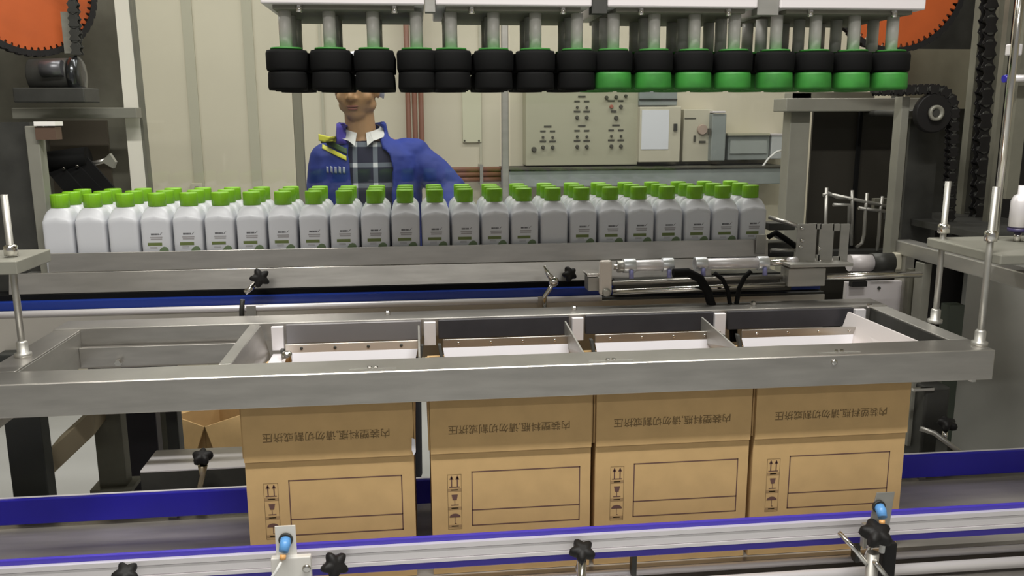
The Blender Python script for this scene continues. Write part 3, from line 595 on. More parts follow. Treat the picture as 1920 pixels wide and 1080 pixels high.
# ------------------------------------------------------------------ cartons
FB = [(-0.353, -0.020), (0.014, 0.344), (0.354, 0.684), (0.694, 1.034)]
Yf, Yb_, Zb, Zt, TH = 1.648, 1.946, 0.612, 1.000, 0.004
def print_marks(mb, x0, y):
    o0 = at(803, 765, Yf).x; X = lambda px, py: x0 + at(px, py, Yf).x - o0; Zp = lambda px, py: at(px, py, Yf).z
    def bar(a, b, wd, m=INK):
        a, b = Vector((a[0], y, a[1])), Vector((b[0], y, b[1])); d = (b - a).normalized(); n = Vector((d.z, 0, -d.x)) * wd / 2
        mb.quad([a - n - d * wd / 2, b - n + d * wd / 2, b + n + d * wd / 2, a + n - d * wd / 2], m)
    L, Rr, T, Bt = x0 + .083, x0 + .307, .836, .718; M = .752
    for a, b in (((L, T), (Rr, T)), ((L, Bt), (Rr, Bt)), ((L, T), (L, Bt)), ((Rr, T), (Rr, Bt)), ((L, M), (Rr, M))): bar(a, b, .0022)
    iL, iR, iT, iB = x0 + .033, x0 + .061, .832, .712; c = (iL + iR) / 2; h = (iT - iB) / 3
    for a, b in (((iL, iT), (iR, iT)), ((iL, iB), (iR, iB)), ((iL, iT), (iL, iB)), ((iR, iT), (iR, iB))): bar(a, b, .0007, INKB)
    for k in range(3):
        zb = iT - h * (k + 1); bar((iL + .003, zb + .006), (iR - .003, zb + .006), .006, mat('ink_tint', (.36, .23, .11), .85)); bar((c - .006, zb + .006), (c + .006, zb + .006), .0022, CARD)
    z = iT - h
    for s in (-1, 1):
        bar((c + s * .006, z + .014), (c + s * .006, z + .033), .0024)
        mb.quad([(c + s * .006 - .0042, y, z + .029), (c + s * .006 + .0042, y, z + .029), (c + s * .006 + .0005, y, z + .037), (c + s * .006 - .0005, y, z + .037)], INK)
    bar((c - .010, z + .0125), (c + .010, z + .0125), .0018)
    z = iT - 2 * h
    mb.quad([(c - .004, y, z + .024), (c + .004, y, z + .024), (c + .0065, y, z + .036), (c - .0065, y, z + .036)], INK); bar((c, z + .014), (c, z + .024), .0012); bar((c - .007, z + .013), (c + .007, z + .013), .0018)
    z = iT - 3 * h
    P = [(c + .0115 * math.cos(a), y, z + .026 + .008 * math.sin(a)) for a in [PI * k / 10 for k in range(11)]]; vs = [mb.bm.verts.new(p) for p in P]; f = mb.bm.faces.new(vs); mb._fin([f], INK)
    bar((c, z + .012), (c, z + .026), .0011); bar((c + .0025, z + .012), (c, z + .012), .0012)
carton_labels = ('leftmost open brown carton under the steel frame, gap to its right', 'open brown carton second from the left, right of the wide gap', 'open brown carton third from the left, between two tight neighbours', 'rightmost open brown carton under the steel frame')
for (x0, x1), lab in zip(FB, carton_labels):
    t = thing('carton', lab, 'carton', ((x0 + x1) / 2, (Yf + Yb_) / 2, Zb), 'open cartons being filled')
    m = MB(); m.box((x0, Yf, Zb), (x1, Yf + TH, Zt), CARD); m.box((x0, Yb_ - TH, Zb), (x1, Yb_, Zt), CARD); m.box((x0, Yf + TH, Zb), (x0 + TH, Yb_ - TH, Zt), CARD); m.box((x1 - TH, Yf + TH, Zb), (x1, Yb_ - TH, Zt), CARD); m.box((x0 + TH, Yf + TH, Zb), (x1 - TH, Yb_ - TH, Zb + TH), CARDI)
    print_marks(m, x0, Yf - 0.0004); m.build('carton_body', t)
    hz, by, bz = Zt, Yf - .0055, .880
    m = MB(); m.hexa([(x0, by, bz), (x1, by, bz), (x1, by + .003, bz), (x0, by + .003, bz), (x0, Yf - .0045, hz), (x1, Yf - .0045, hz), (x1, Yf - .001, hz), (x0, Yf - .001, hz)], CARD)
    dv = Vector((0, (Yf - .0045) - by, hz - bz)).normalized(); tz = .931
    yy = by + dv.y / dv.z * (tz - bz) - .0006
    text_into(m, '内装塑料瓶,请勿切割或挤压', .0205, ((x0 + x1) / 2 - .004, yy, tz), (-1, 0, 0), tuple(-dv), INKB)
    m.build('front_flap', t)
    MB().hexa([(x0, Yb_ + .010, .882), (x1, Yb_ + .010, .882), (x1, Yb_ + .013, .882), (x0, Yb_ + .013, .882), (x0, Yb_ + .001, hz), (x1, Yb_ + .001, hz), (x1, Yb_ + .004, hz), (x0, Yb_ + .004, hz)], CARD).build('back_flap', t)
    MB().box((x0 - .0042, Yf + .004, .885), (x0 - .0008, Yb_ - .004, Zt), CARD).build('side_flap', t)
    MB().box((x1 + .0008, Yf + .004, .885), (x1 + .0042, Yb_ - .004, Zt), CARD).build('side_flap', t)
    
    if x0 < -.3: MB().prism([(x1 - .003, Yf - .009, .918), (x1 + .004, Yf - .009, .915), (x1 + .004, Yf - .009, .888), (x1, Yf - .009, .881), (x1 - .004, Yf - .009, .893)], (0, .001, 0), WHITEP).build('torn_corner', t)

# ------------------------------------------------------------------ loading frame above the cartons
ZF = 1.070
t = thing('loading_frame', 'stainless rectangular loading frame with funnel guides above the cartons', 'frame', (0.18, 1.85, 0.96))
def part(mb, name, bevel=.0015): return mb.build(name, t, bevel=bevel, seg=3)
m = MB(); m.box((-0.84, 1.600, 1.006), (1.186, 1.604, ZF), STEEL); m.box((-0.84, 1.604, ZF - .004), (1.186, 1.690, ZF), STEEL); m.box((1.182, 1.604, 1.006), (1.186, 1.66, ZF - .004), STEEL); part(m, 'front_rail', .002)
m = MB(); m.box((-0.84, 2.020, 1.030), (1.186, 2.024, ZF + .003), STEEL); m.box((-0.84, 2.024, ZF - .001), (1.186, 2.105, ZF + .003), STEEL); part(m, 'back_rail')
m = MB(); m.box((-0.84, 1.69, ZF - .004), (-0.781, 2.02, ZF), STEEL); m.box((-0.785, 1.604, 0.985), (-0.781, 2.02, ZF - .004), SATIN); part(m, 'left_rail')
m = MB(); m.box((1.140, 1.69, ZF - .004), (1.186, 2.02, ZF), SATIN); m.box((1.140, 1.69, 1.035), (1.144, 2.02, ZF - .004), DSTEEL); part(m, 'right_rail')
part(MB().box((-0.781, 2.000, 0.985), (-0.375, 2.004, 1.032), STEEL), 'back_skirt')
m = MB(); bolt(m, (at(222, 682, 1.99).x, 2.0, at(222, 680, 1.99).z), .009, .016, CHROME, 'y'); part(m, 'skirt_bolt', 0)
dk = [(537, 790), (822, 1066), (1097, 1336), (1362, 1596)]
for i, (a, b) in enumerate(dk):
    xa, xb = at(a, 620, 2.016).x, at(b, 612, 2.016).x
    part(MB().box((xa, 2.010, 1.024), (xb, 2.019, ZF), CHAR if i else mat('mid_steel', (.27, .26, .27), .4, .6)), 'lip_plate')  # dark plate laid on the back rail lip, the first one lighter
    xa += .008; xb -= .008
    s = part(MB().box((xa, 1.934, 1.021), (xb, 1.937, 1.042), STEEL if i else mat('bright_strip', (.70, .64, .58), .35, .6)), 'retaining_strip')
    for k in range(4):
        c = (xa + (xb - xa) * (.12 + .25 * k), 1.934, 1.032); q = MB(); q.lathe(c, [(.0036, 0), (.0036, .0015), (.002, .0025)], DSTEEL if i == 0 else CHROME, 'y', 10); q.build('screw', s)
    q = MB(); q.hexa([(xa + .012, 1.905, .945), (xb - .02, 1.905, .945), (xb - .02, 1.907, .945), (xa + .012, 1.907, .945), (xa, 1.9335, 1.022), (xb - .002, 1.9335, 1.022), (xb - .002, 1.936, 1.022), (xa, 1.936, 1.022)], WHITEP); part(q, 'plastic_guide', 0)
    # dark corner brackets on both sides of each guide
    for s_, xx in ((-1, xa - .012), (1, xb + .004)):
        part(MB().hexa([(xx - s_ * .010, 1.915, .965), (xx + .008 - s_ * .010, 1.915, .965), (xx + .008 - s_ * .010, 1.93, .965), (xx - s_ * .010, 1.93, .965), (xx, 1.935, 1.030), (xx + .008, 1.935, 1.030), (xx + .008, 1.95, 1.030), (xx, 1.95, 1.030)], DSTEEL), 'corner_bracket')
for i, px in enumerate((520, 806, 1083, 1349, 1610)):
    xa = at(px, 620, 2.0).x
    part(MB().box((xa - .014, 1.996, 1.012), (xa + .014, 2.009, ZF - .001), ALU), 'tab')
for xc, lean in ((-.003, 0.0), (.349, .012), (.689, .022)):
    q = MB(); q.hexa([(xc - .002 + lean, 1.692, 1.0), (xc + .002 + lean, 1.692, 1.0), (xc + .002, 1.99, 1.0), (xc - .002, 1.99, 1.0), (xc - .003 - lean, 1.692, ZF - .004), (xc + .001 - lean, 1.692, ZF - .004), (xc + .001, 1.99, ZF - .006), (xc - .003, 1.99, ZF - .006)], SATIN)
    part(q, 'divider_blade', .0005)
q = MB(); q.hexa([(-.352, 1.692, .99), (-.348, 1.692, .99), (-.348, 1.99, .99), (-.352, 1.99, .99), (-.382, 1.692, ZF - .002), (-.378, 1.692, ZF - .002), (-.372, 2.01, ZF), (-.376, 2.01, ZF)], STEEL); part(q, 'left_funnel_plate', .0005)
part(MB().box((-.345, 1.70, 1.003), (-.30, 1.99, 1.006), ALU), 'corner_plate', .001)
q = MB(); q.box((-.40, 1.692, ZF - .003), (-.376, 2.02, ZF), STEEL); part(q, 'crossbar', .001)
q = MB(); q.hexa([(1.040, 1.692, .985), (1.044, 1.692, .985), (1.044, 1.99, .985), (1.040, 1.99, .985), (1.075, 1.692, ZF - .004), (1.079, 1.692, ZF - .004), (1.069, 1.99, ZF - .004), (1.065, 1.99, ZF - .004)], mat('pale_plate', (.74, .69, .68), .4, .3)); part(q, 'right_funnel_plate', .0005)
q = MB(); c = at(538, 671, 1.78); q.lathe((c.x, 1.78, c.z - .008), [(.011, 0), (.011, .018), (.007, .022)], CHROME, 'z', 16); q.lathe((c.x, 1.78, .99), [(.005, 0), (.005, c.z - .99)], CHROME, 'z', 10); part(q, 'adjuster_pin', 0)
for x, y in ((699, 692), (1145, 677), (1573, 661)):
    c = atz(x, y, ZF); q = MB(); bolt(q, (c.x - .006, c.y, ZF), .0045, .006); bolt(q, (c.x + .006, c.y, ZF), .0045, .006); q.box((c.x - .045, c.y - .004, ZF), (c.x + .045, c.y + .003, ZF + .0015), SATIN); part(q, 'slot_bolt', 0)
for x, y in ((727, 586), (1076, 577), (1412, 568), (1630, 572)):
    c = atz(x, y + 4, ZF + .003); q = MB(); bolt(q, (c.x, c.y, ZF + .003), .007, .010); part(q, 'rail_bolt', 0)
q = MB(); q.lathe(at(1564, 679, 1.60), [(.006, 0), (.006, .003), (.003, .004)], CHROME, 'y', 12); part(q, 'rail_screw', 0)
q = MB(); c = at(1822, 718, 1.63); bolt(q, (c.x, 1.63, 1.006 - .012), .008, .012); part(q, 'hanger_nut', 0)
q = MB(); q.box((at(88, 710, 1.85).x, 1.8, 1.0), (at(160, 710, 1.85).x, 1.84, 1.003), SATIN); part(q, 'lower_strip', 0)

# hanger rods
def hanger(xt, yt, xb, yb, Y, r, lab, clampy):
    b = at(xb, yb, Y); tpt = at(xt, yt, Y)
    t = thing('hanger_rod', lab, 'rod', (b.x, Y, ZF))
    MB().cyl((b.x, Y, ZF + .002), (b.x, Y, tpt.z), r, SATIN, n=16).build('rod_shaft', t)
    MB().lathe((b.x, Y, ZF), [(r * 2.4, 0), (r * 2.4, .008), (r * 1.6, .010), (r * 1.6, .03), (r * 1.2, .034)], SATIN, 'z', 18).build('foot_collar', t)
    z = at(xb, clampy, Y).z; MB().lathe((b.x, Y, z), [(r * 1.9, 0), (r * 1.9, .018), (r * 1.4, .022)], CHROME, 'z', 16).build('stop_collar', t)
hanger(1774, 340, 1752, 612, 1.84, .0068, 'steel hanger rod on the right side of the frame, the farther of two', 437)
hanger(1864, 350, 1836, 648, 1.64, .0068, 'steel hanger rod at the front right corner of the frame', 452)
hanger(10, 365, 43, 660, 1.80, .0068, 'steel hanger rod rising from the left side of the frame', 478)

# ------------------------------------------------------------------ carton conveyor
t = thing('carton_conveyor', 'steel carton conveyor carrying the four brown cartons', 'conveyor', (0.2, 1.8, 0))
MB().box((-1.7, 1.628, .596), (2.4, 2.08, .611), mat('worn_conveyor_steel', (.42, .39, .35), .28, .5, noise=.25, nscale=6, stretch=(.5, 3, 1), bump=.2)).build('conveyor_bed', t)
MB().tube([(-1.7, 1.622, .6035), (2.4, 1.622, .6035)], .008, ALU, 18).build('edge_tube', t)
MB().box((-1.7, 1.626, .43), (2.4, 1.634, .596), mat('brown_steel_side', (.16, .14, .12), .4, .6)).build('side_plate', t)
MB().tube([(-1.7, 1.588, .590), (2.4, 1.588, .590)], .012, ALU, 18).build('side_tube', t)
MB().box((-1.7, 1.56, .50), (2.4, 1.62, .574), STEEL).build('lower_channel', t, bevel=.004)
MB().box((-1.7, 2.06, .43), (2.4, 2.08, .60), DSTEEL).build('back_plate', t)
for x in (-1.3, 0.2, 1.9):
    for y in (1.64, 2.0): MB().box((x - .03, y, 0), (x + .03, y + .05, .595), SATIN).build('leg', t)
t = thing('guide_rail', 'blue carton guide rail running behind the cartons', 'rail', (0.2, 1.96, .611))
MB().box((-1.7, 1.962, .6225), (2.4, 1.975, .684), BLUE).build('blue_strip', t, bevel=.002)
MB().box((-1.7, 1.976, .630), (2.4, 2.0, .676), ALU).build('rail_profile', t)
for x in (-1.2, -.6, 1.3, 1.8): MB().box((x - .01, 1.98, .611), (x + .01, 2.01, .64), SATIN).build('rail_bracket', t)
t = thing('guide_rail', 'aluminium guide rail with blue edges running in front of the cartons', 'rail', (0.2, 1.6, .611))
MB().box((-1.7, 1.591, .656), (2.4, 1.600, .7262), BLUES).build('blue_strip', t, bevel=.002)
m = MB(); 
for z0, z1, yy in ((.677, .684, 1.580), (.684, .686, 1.584), (.686, .704, 1.582), (.704, .706, 1.585), (.706, .716, 1.580)): m.box((-1.7, yy, z0), (2.4, 1.5905, z1), ALU)
m.build('rail_profile', t)
MB().box((-1.7, 1.6005, .668), (2.4, 1.618, .690), SATIN).build('rail_backing', t)
for x in (-.62, .43, .92, 1.4): MB().box((x - .005, 1.60, .606), (x + .005, 1.62, .676), DSTEEL).build('rail_bracket', t)

# star knobs of the front rail
def front_knob(x, y, r, axis, lab, pin=None, Y=1.54):
    c = at(x, y, Y); t = thing('star_knob', lab, 'knob', (c.x, Y, c.z - .03)); m = MB(); star(m, c, axis, r, L=r * .9); m.build('grip', t)
    a = Vector(axis).normalized(); MB().cyl(c - a * r * .6, c - a * r * 2.6, .006, CHROME, n=12).build('clamp_pin', t); return t
front_knob(626, 1060, .023, (.45, -.8, .35), 'black star knob on the front rail right of the left sensor', Y=1.55)
front_knob(1091, 1036, .022, (0.05, -.5, 1), 'black star knob on an upright pin in front of the middle cartons')
front_knob(1641, 1004, .027, (0.0, -.45, 1), 'black star knob in front of the right sensor bracket', Y=1.50)
front_knob(236, 1078, .020, (.2, -.6, 1), 'black star knob cut off by the bottom edge at the left', Y=1.53)
MB_ = MB().cyl(at(1091, 1050, 1.535), (at(1091, 1050, 1.535).x, 1.535, .50), .009, CHROME, n=14).build('support_pin'); tag(MB_, 'short steel pin under the middle black star knob', 'pin')
def sensor(px, py, s, lab, Y, skew):
    t = thing('sensor', lab, 'sensor', at(px, 1070 if s == 1 else 1040, Y))
    k = 1 if s == 1 else .95; m1 = mat('light_steel_plate', (.80, .78, .74), .4, .2) if s == 1 else SATIN
    m = MB(); z0 = at(px, py + 40, Y).z; a = at(px - 19, py + 30, Y).x; b = at(px + 20, py + 30, Y).x
    pl = [(a, z0), (b, z0), (b + skew * .5, at(px, py - 26, Y).z), (a + skew, at(px, py - 26, Y).z)]
    m.prism([(q[0], Y, q[1]) for q in pl], (0, .003, 0), m1); m.build('mount_plate', t, bevel=.001)
    MB().pb(px - 28, py + 34, px + 47 if s == 1 else px + 10, py + 95 if s == 1 else py + 78, Y - .012, .015, m1).build('base_plate', t, bevel=.002)
    c = at(px - 1, py - 1, Y)
    MB().lathe(c, [(.0135, -.001), (.0135, .004), (.0125, .005)], DSTEEL, 'y', 20).build('sensor_ring', t)
    MB().tube([c + Vector((0, -.002, 0)), c + Vector((0, -.012, -.005)), c + Vector((-.002, -.022, -.014))], [.0105, .0105, .009], SENS, 16).build('sensor_barrel', t)
    MB().tube([c + Vector((-.003, -.022, -.020)), c + Vector((-.004, -.026, -.028))], .006, BRASS, 12).build('amber_tip', t)
    p = c + Vector((-.004, -.026, -.028))
    if s == 1: pts = [p, p + Vector((-.012, -.006, -.02)), p + Vector((-.035, -.008, -.05)), p + Vector((-.06, -.01, -.09))]
    else: pts = [p, p + Vector((.003, -.004, -.02)), p + Vector((.004, 0, -.06))]
    MB().tube(pts, .0028 if s == 1 else .006, WHITEC, 10).build('sensor_cable', t)
    MB().lathe(at(px + (38 if s == 1 else -14), py + 53 if s == 1 else py + 37, Y - .012), [(.008, 0), (.008, .004), (.004, .005)], CHROME, 'y', 12).build('screw', t)
sensor(537, 1012, 1, 'small blue sensor on a pale bracket in front of the leftmost carton', 1.545, 0.0)
sensor(1648, 950, 2, 'small blue sensor on a grey bracket in front of the rightmost carton', 1.545, .012)
t = thing('knob_stand', 'steel post with two slanting braces under the right black star knob', 'stand', (at(1636, 1060, 1.49).x, 1.49, .0))
p = at(1637, 1036, 1.49); MB().cyl((p.x, 1.49, 0), (p.x, 1.49, p.z), .012, SATIN, n=16).build('post', t)
MB().tube([at(1572, 998, 1.53), at(1600, 1026, 1.51), at(1626, 1058, 1.49)], .005, CHROME, 10).build('brace_bar', t)
MB().tube([at(1640, 1052, 1.475), at(1662, 1082, 1.475)], .005, CHROME, 10).build('brace_bar', t)
MB().pb(1655, 1020, 1680, 1110, 1.515, .02, BLACKP).build('cable_cover', t, bevel=.004)

# ------------------------------------------------------------------ packing heads
hx = [at(537, 130, 1.78).x, at(845, 130, 1.78).x, at(1147, 130, 1.78).x, at(1450, 130, 1.78).x]
hl = ('packing head at the left end with all black gripper cups', 'packing head second from the left with black gripper cups, above the right guard post', 'packing head with green skirted cups above the control cabinet', 'packing head at the right end with green skirted cups, before the orange sprocket')
plx = [(488, 796), (817, 1110), (1140, 1421), (1463, 1736)]
def gripper(parent, x, y, green, small=False):
    zb = 1.602; m = MB()
    m.lathe((x, y, zb), [(.030, .036), (.0385, .037), (.040, .041), (.0402, .070), (.038, .076), (.02, .077)], BLACK, 'z', 28)
    g = m.build('gripper', parent)
    sk = MB(); sk.lathe((x, y, zb), [(.026, .0355), (.0365, .0355), (.0375, .030), (.0385, .006), (.037, 0), (.031, 0), (.030, .02)], GREEN if green else BLACK, 'z', 28); sk.build('gripper_skirt', g)
    cl = MB(); cl.lathe((x, y, zb), [(.026, .0772), (.031, .0772), (.030, .0812), (.016, .082)], mat('dark_green_silicone', (.025, .16, .02), .6), 'z', 24); cl.build('gripper_collar', g)
    rd = MB(); rd.lathe((x, y, zb), [(.0125, .081), (.0125, .150), (.001, .150)], mat('dull_rod', (.88, .86, .82), .35, .05), 'z', 18); rd.build('plunger_rod', g)
    return g
for i in range(4):
    x0, x1 = at(plx[i][0], 10, 1.73).x, at(plx[i][1], 14, 1.73).x; zc = 1.760
    t = thing('packing_head', hl[i], 'packing head', ((x0 + x1) / 2, 1.86, 1.60), 'packing heads')
    MB().box((x0, 1.73, zc), (x1, 2.03, zc + .10), WHITEM).build('carrier_box', t, bevel=.003)
    MB().box((x0 + .02, 1.745, zc - .008), (x1 - .02, 2.015, zc), GREYP).build('carrier_base', t)
    for q in range(4):
        for r in range(3): gripper(t, hx[i] + q * .0848 + .002, 1.78 + r * .08, i > 1)
    for q in range(2): c = (x0 + .07 + q * .18, 1.742, zc - .006); mm = MB(); bolt(mm, c, .006, .006); mm.lathe((c[0], c[1], zc - .014), [(.006, 0), (.006, .010)], CHROME, 'z', 8); mm.build('locating_pin', t)
    if i < 3:
        xb = x1 + .011; MB().box((x1 + .001, 1.735, zc - .012), (at(plx[i + 1][0], 14, 1.73).x - .001, 1.765, zc + .03), SATIN if i != 1 else DSTEEL).build('spacer_clip', t)
t = thing('lifting_beam', 'steel lifting beam carrying the packing heads above the picture', 'beam', (0.38, 1.88, 1.86))
MB().box((-.32, 1.80, 1.862), (1.08, 1.96, 1.96), SATIN).build('beam_body', t)
for x in (-.1, .82): MB().box((x, 1.83, 1.96), (x + .06, 1.93, 3.4), SATIN).build('beam_hanger', t)

# ------------------------------------------------------------------ left machine side
MGREY = mat('machine_grey', (0.17, 0.165, 0.13), 0.55, 0.3, noise=0.2, nscale=9)
LMG = mat('light_machine_grey', (0.27, 0.265, 0.225), 0.5, 0.3, noise=0.1, nscale=9)
t = thing('machine_column', 'dark machine column at the left edge behind the bottles with a grey crossbeam', 'machine frame', (-1.6, 2.6, 0))
MB().pb(-330, -260, 224, 372, 2.96, .04, MGREY).build('back_panel', t)
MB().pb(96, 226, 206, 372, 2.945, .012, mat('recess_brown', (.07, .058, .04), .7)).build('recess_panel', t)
MB().pb(22, 202, 256, 222, 2.76, .05, LMG).build('crossbeam', t, bevel=.002)
a, b = at(66, 230, 2.35), at(92, 500, 2.35)
MB().box((at(78, 360, 2.35).x - .016, 2.33, 1.12), (at(78, 360, 2.35).x + .016, 2.37, 1.53), LMG).build('front_post', t, bevel=.002)
MB().box((-1.9, 2.36, 0.98), (at(70, 360, 2.36).x, 2.38, 1.54), DSTEEL).build('side_panel', t)
MB().box((-1.18, 2.05, at(40, 522, 2.2).z - .045), (-1.13, 2.36, at(40, 522, 2.2).z - .005), SATIN).build('side_beam', t, bevel=.002)
MB().box((-1.82, 2.40, 0), (-1.75, 3.0, 3.3), DSTEEL).build('outer_post', t)
def sprocket(name, c, R, ang, teeth, lab, m=ORANGE, hub=True):
    t = thing(name, lab, 'sprocket', c)
    c = Vector(c); rot = Matrix.Rotation(ang, 3, 'Z'); n = teeth * 4; mb = MB()
    f = lambda k: R * (1.0 if k % 4 in (0, 1) else .90)
    for y0, y1 in ((0, .012),):
        mb.prism([c + rot @ Vector((f(k) * math.cos(2 * PI * k / n), 0, f(k) * math.sin(2 * PI * k / n))) for k in range(n)], rot @ Vector((0, .012, 0)), m)
    mb.build('toothed_disc', t)
    if hub:
        h = MB(); rs = [[c + rot @ Vector((r * math.cos(a), y, r * math.sin(a))) for a in [2 * PI * k / 24 for k in range(24)]] for r, y in ((R * .28, 0), (R * .28, -.02), (R * .15, -.03))]; h.rings(rs, m); h.build('hub', t)
    ch = MB(); pts = [c + rot @ Vector((R * 1.0 * math.cos(a), .006, R * 1.0 * math.sin(a))) for a in [-PI + 2 * PI * k / 90 * .94 for k in range(91)]]
    for k, (p, q) in enumerate(zip(pts, pts[1:])):
        d = (q - p); u = d.normalized(); nn = u.cross(rot @ Vector((0, 1, 0)))
        for s in (-.014, .012): ch.prism([p - nn * .008 + rot @ Vector((0, s, 0)), q - nn * .008 * (.6 if k % 2 else 1) + rot @ Vector((0, s, 0)), q + nn * .009 + rot @ Vector((0, s, 0)), p + nn * .009 + rot @ Vector((0, s, 0))], rot @ Vector((0, .002, 0)), BLACKP)
    ch.build('chain_wrap', t)
    return t
sprocket('orange_sprocket', at(52, -22, 2.62), .175, math.radians(40), 60, 'large orange sprocket cut off by the top left corner', hub=False)
t = thing('drive_chain', 'dark roller chain hanging right of the left orange sprocket', 'chain', at(142, 110, 2.6))
m = MB(); chain(m, [at(132, -60, 2.6), at(146, 112, 2.6)], .019, .030, DSTEEL, .02); m.build('chain_links', t)
MB().pb(117, 22, 134, 100, 2.62, .01, LMG).build('chain_guard', t)
t = thing('gear_motor', 'black gear motor with round flange under the left orange sprocket', 'motor', at(100, 190, 2.62))
MB().cyl(at(60, 142, 2.62), at(135, 140, 2.62), .046, DSTEEL, n=28).build('motor_body', t, bevel=.004)
MB().cyl(at(78, 130, 2.575), at(118, 128, 2.575), .022, mat('cast_grey', (.12, .12, .13), .35, .5), n=20).build('motor_housing', t)
MB().lathe(at(146, 142, 2.62), [(.05, -.012), (.056, -.008), (.056, .008), (.04, .014), (.018, .016)], mat('dark_chrome', (.08, .085, .09), .2, .9), 'x', 28).build('flange', t)
MB().pb(24, 164, 158, 192, 2.56, .12, DSTEEL).build('motor_base', t, bevel=.003)
t = thing('label_lamp', 'small brown box with a bright white strip on the left dark column', 'box', at(85, 262, 2.32))
MB().pb(66, 238, 104, 262, 2.32, .04, BROWNB).build('box_body', t); MB().pb(63, 228, 103, 236, 2.315, .05, mat('white_strip', (.9, .88, .84), .3)).build('white_strip', t)
t = thing('belt_roller', 'black belt roller with three slanting belts left of the white post', 'machine part', at(150, 370, 2.75))
MB().cyl(at(86, 306, 2.75), at(166, 296, 2.75), .034, BLACK, n=22).build('roller', t)
for x0, y0, x1, y1 in ((98, 312, 168, 392), (126, 308, 200, 385), (150, 302, 216, 376)):
    a, b = at(x0, y0, 2.74), at(x1, y1, 2.60); n = Vector((.020, 0, .012)); MB().hexa([a - n, b - n, b - n + Vector((0, .01, 0)), a - n + Vector((0, .01, 0)), a + n, b + n, b + n + Vector((0, .01, 0)), a + n + Vector((0, .01, 0))], BLACK).build('belt', t)
MB().cyl(at(74, 323, 2.74), at(96, 319, 2.74), .006, STEEL).build('shaft', t); MB().cyl(at(166, 309, 2.74), at(205, 299, 2.74), .007, STEEL).build('shaft', t)
MB().prism([at(190, 303, 2.73), at(205, 288, 2.73), at(216, 304, 2.73), at(212, 316, 2.73)], (0, .02, 0), LMG).build('bearing_plate', t)
for x, y in ((120, 317), (145, 312)): MB().lathe(at(x, y, 2.71), [(.006, 0), (.004, .005)], CHROME, 'y', 10).build('screw', t)
t = thing('clamp_plate', 'grey clamp plate gripping the left hanger rod at the picture edge', 'plate', at(10, 500, 1.80))
z = at(22, 478, 1.80).z
MB().box((-1.05, 1.74, z - .030), (at(26, 480, 1.80).x + .03, 1.90, z - .004), LMG).build('plate_body', t, bevel=.002)
MB().cyl(at(6, 240, 1.95), at(14, 285, 1.95), .008, STEEL, n=10).build('silver_handle', t) if 0 else None

# ------------------------------------------------------------------ right machine side
t = thing('machine_cabinet', 'grey framed dark machine cabinet to the right of the bottle row', 'cabinet', at(1600, 470, 2.75))
MB().box((at(1498, 300, 2.7).x - .036, 2.70, 0.0), (at(1498, 300, 2.7).x + .030, 2.76, 1.62), LMG).build('front_pillar', t, bevel=.002)
MB().pb(1474, 184, 1745, 209, 2.66, .10, LMG).build('header_beam', t, bevel=.003)
MB().pb(1486, 173, 1640, 186, 2.70, .06, MGREY).build('header_cap', t)
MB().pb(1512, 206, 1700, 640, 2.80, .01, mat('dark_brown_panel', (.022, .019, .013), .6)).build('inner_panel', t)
MB().pb(1603, 208, 1609, 480, 2.785, .012, BLACK).build('panel_seam', t)
MB().box((at(1688, 330, 2.35).x - .013, 2.35, 1.10), (at(1688, 330, 2.35).x + .011, 2.39, 1.60), LMG).build('rear_post', t, bevel=.002)
MB().pb(1697, 222, 1752, 478, 2.40, .01, DSTEEL).build('side_panel', t)
MB().pb(1696, 208, 1740, 222, 2.38, .05, LMG).build('post_head', t)
t = thing('hook_rack', 'row of thin bent steel hooks inside the dark cabinet', 'rack', at(1600, 480, 2.6))
for pts in ([(1550, 352), (1548, 420), (1546, 480)], [(1543, 366), (1553, 362), (1570, 370), (1590, 372)], [(1598, 357), (1598, 385), (1596, 460)], [(1626, 362), (1623, 392), (1620, 440), (1616, 456), (1605, 464)], [(1655, 368), (1650, 398), (1648, 440), (1644, 470)], [(1610, 390), (1640, 394), (1680, 398)], [(1555, 364), (1620, 378), (1690, 392)], [(1562, 384), (1592, 384), (1592, 420)]):
    MB().tube([at(x, y, 2.6) for x, y in pts], .0055, MATS['satin_steel'], 8).build('hook', t)
MB().pb(1555, 470, 1690, 490, 2.6, .05, DSTEEL).build('rack_base', t); MB().pb(1640, 372, 1690, 392, 2.61, .02, MGREY).build('rack_arm', t)
t = thing('machine_column', 'dark machine column at the right edge with a beige grey side plate', 'machine frame', (1.9, 2.6, 0))
MB().pb(1690, -320, 2350, 500, 2.98, .04, DSTEEL).build('back_panel', t)
MB().pb(1700, 92, 1832, 204, 2.86, .01, mat('beige_grey_plate', (.36, .34, .25), .5, .1, noise=.12, nscale=10)).build('side_plate', t)
MB().pb(1828, -200, 1835, 460, 2.5, .03, MGREY).build('chain_rail', t); MB().pb(1862, -200, 1874, 450, 2.45, .03, MGREY).build('column_edge', t)
MB().pb(1880, -200, 1888, 460, 2.3, .02, MGREY).build('column_edge', t); MB().pb(1888, -300, 2100, 470, 2.55, .02, BLACKP).build('column_side', t)
for xx in (2.05, 2.5): MB().box((xx, 2.62, 0), (xx + .06, 2.68, 3.35), DSTEEL).build('outer_post', t)
sprocket('orange_sprocket', at(1686, -32, 2.5), .192, math.radians(-6), 62, 'large orange toothed sprocket at the top right behind the last packing head')
t = thing('drive_chain', 'heavy black roller chain running down the right machine column', 'chain', at(1842, 460, 2.42))
m = MB(); chain(m, [at(1858, -80, 2.42), at(1850, 90, 2.42), at(1830, 460, 2.42)], .034, .042, BLACKP, .03); m.build('chain_links', t)
t = thing('drive_chain', 'black chain bending over the small grey wheel and hanging by the dark cabinet', 'chain', at(1785, 460, 2.33))
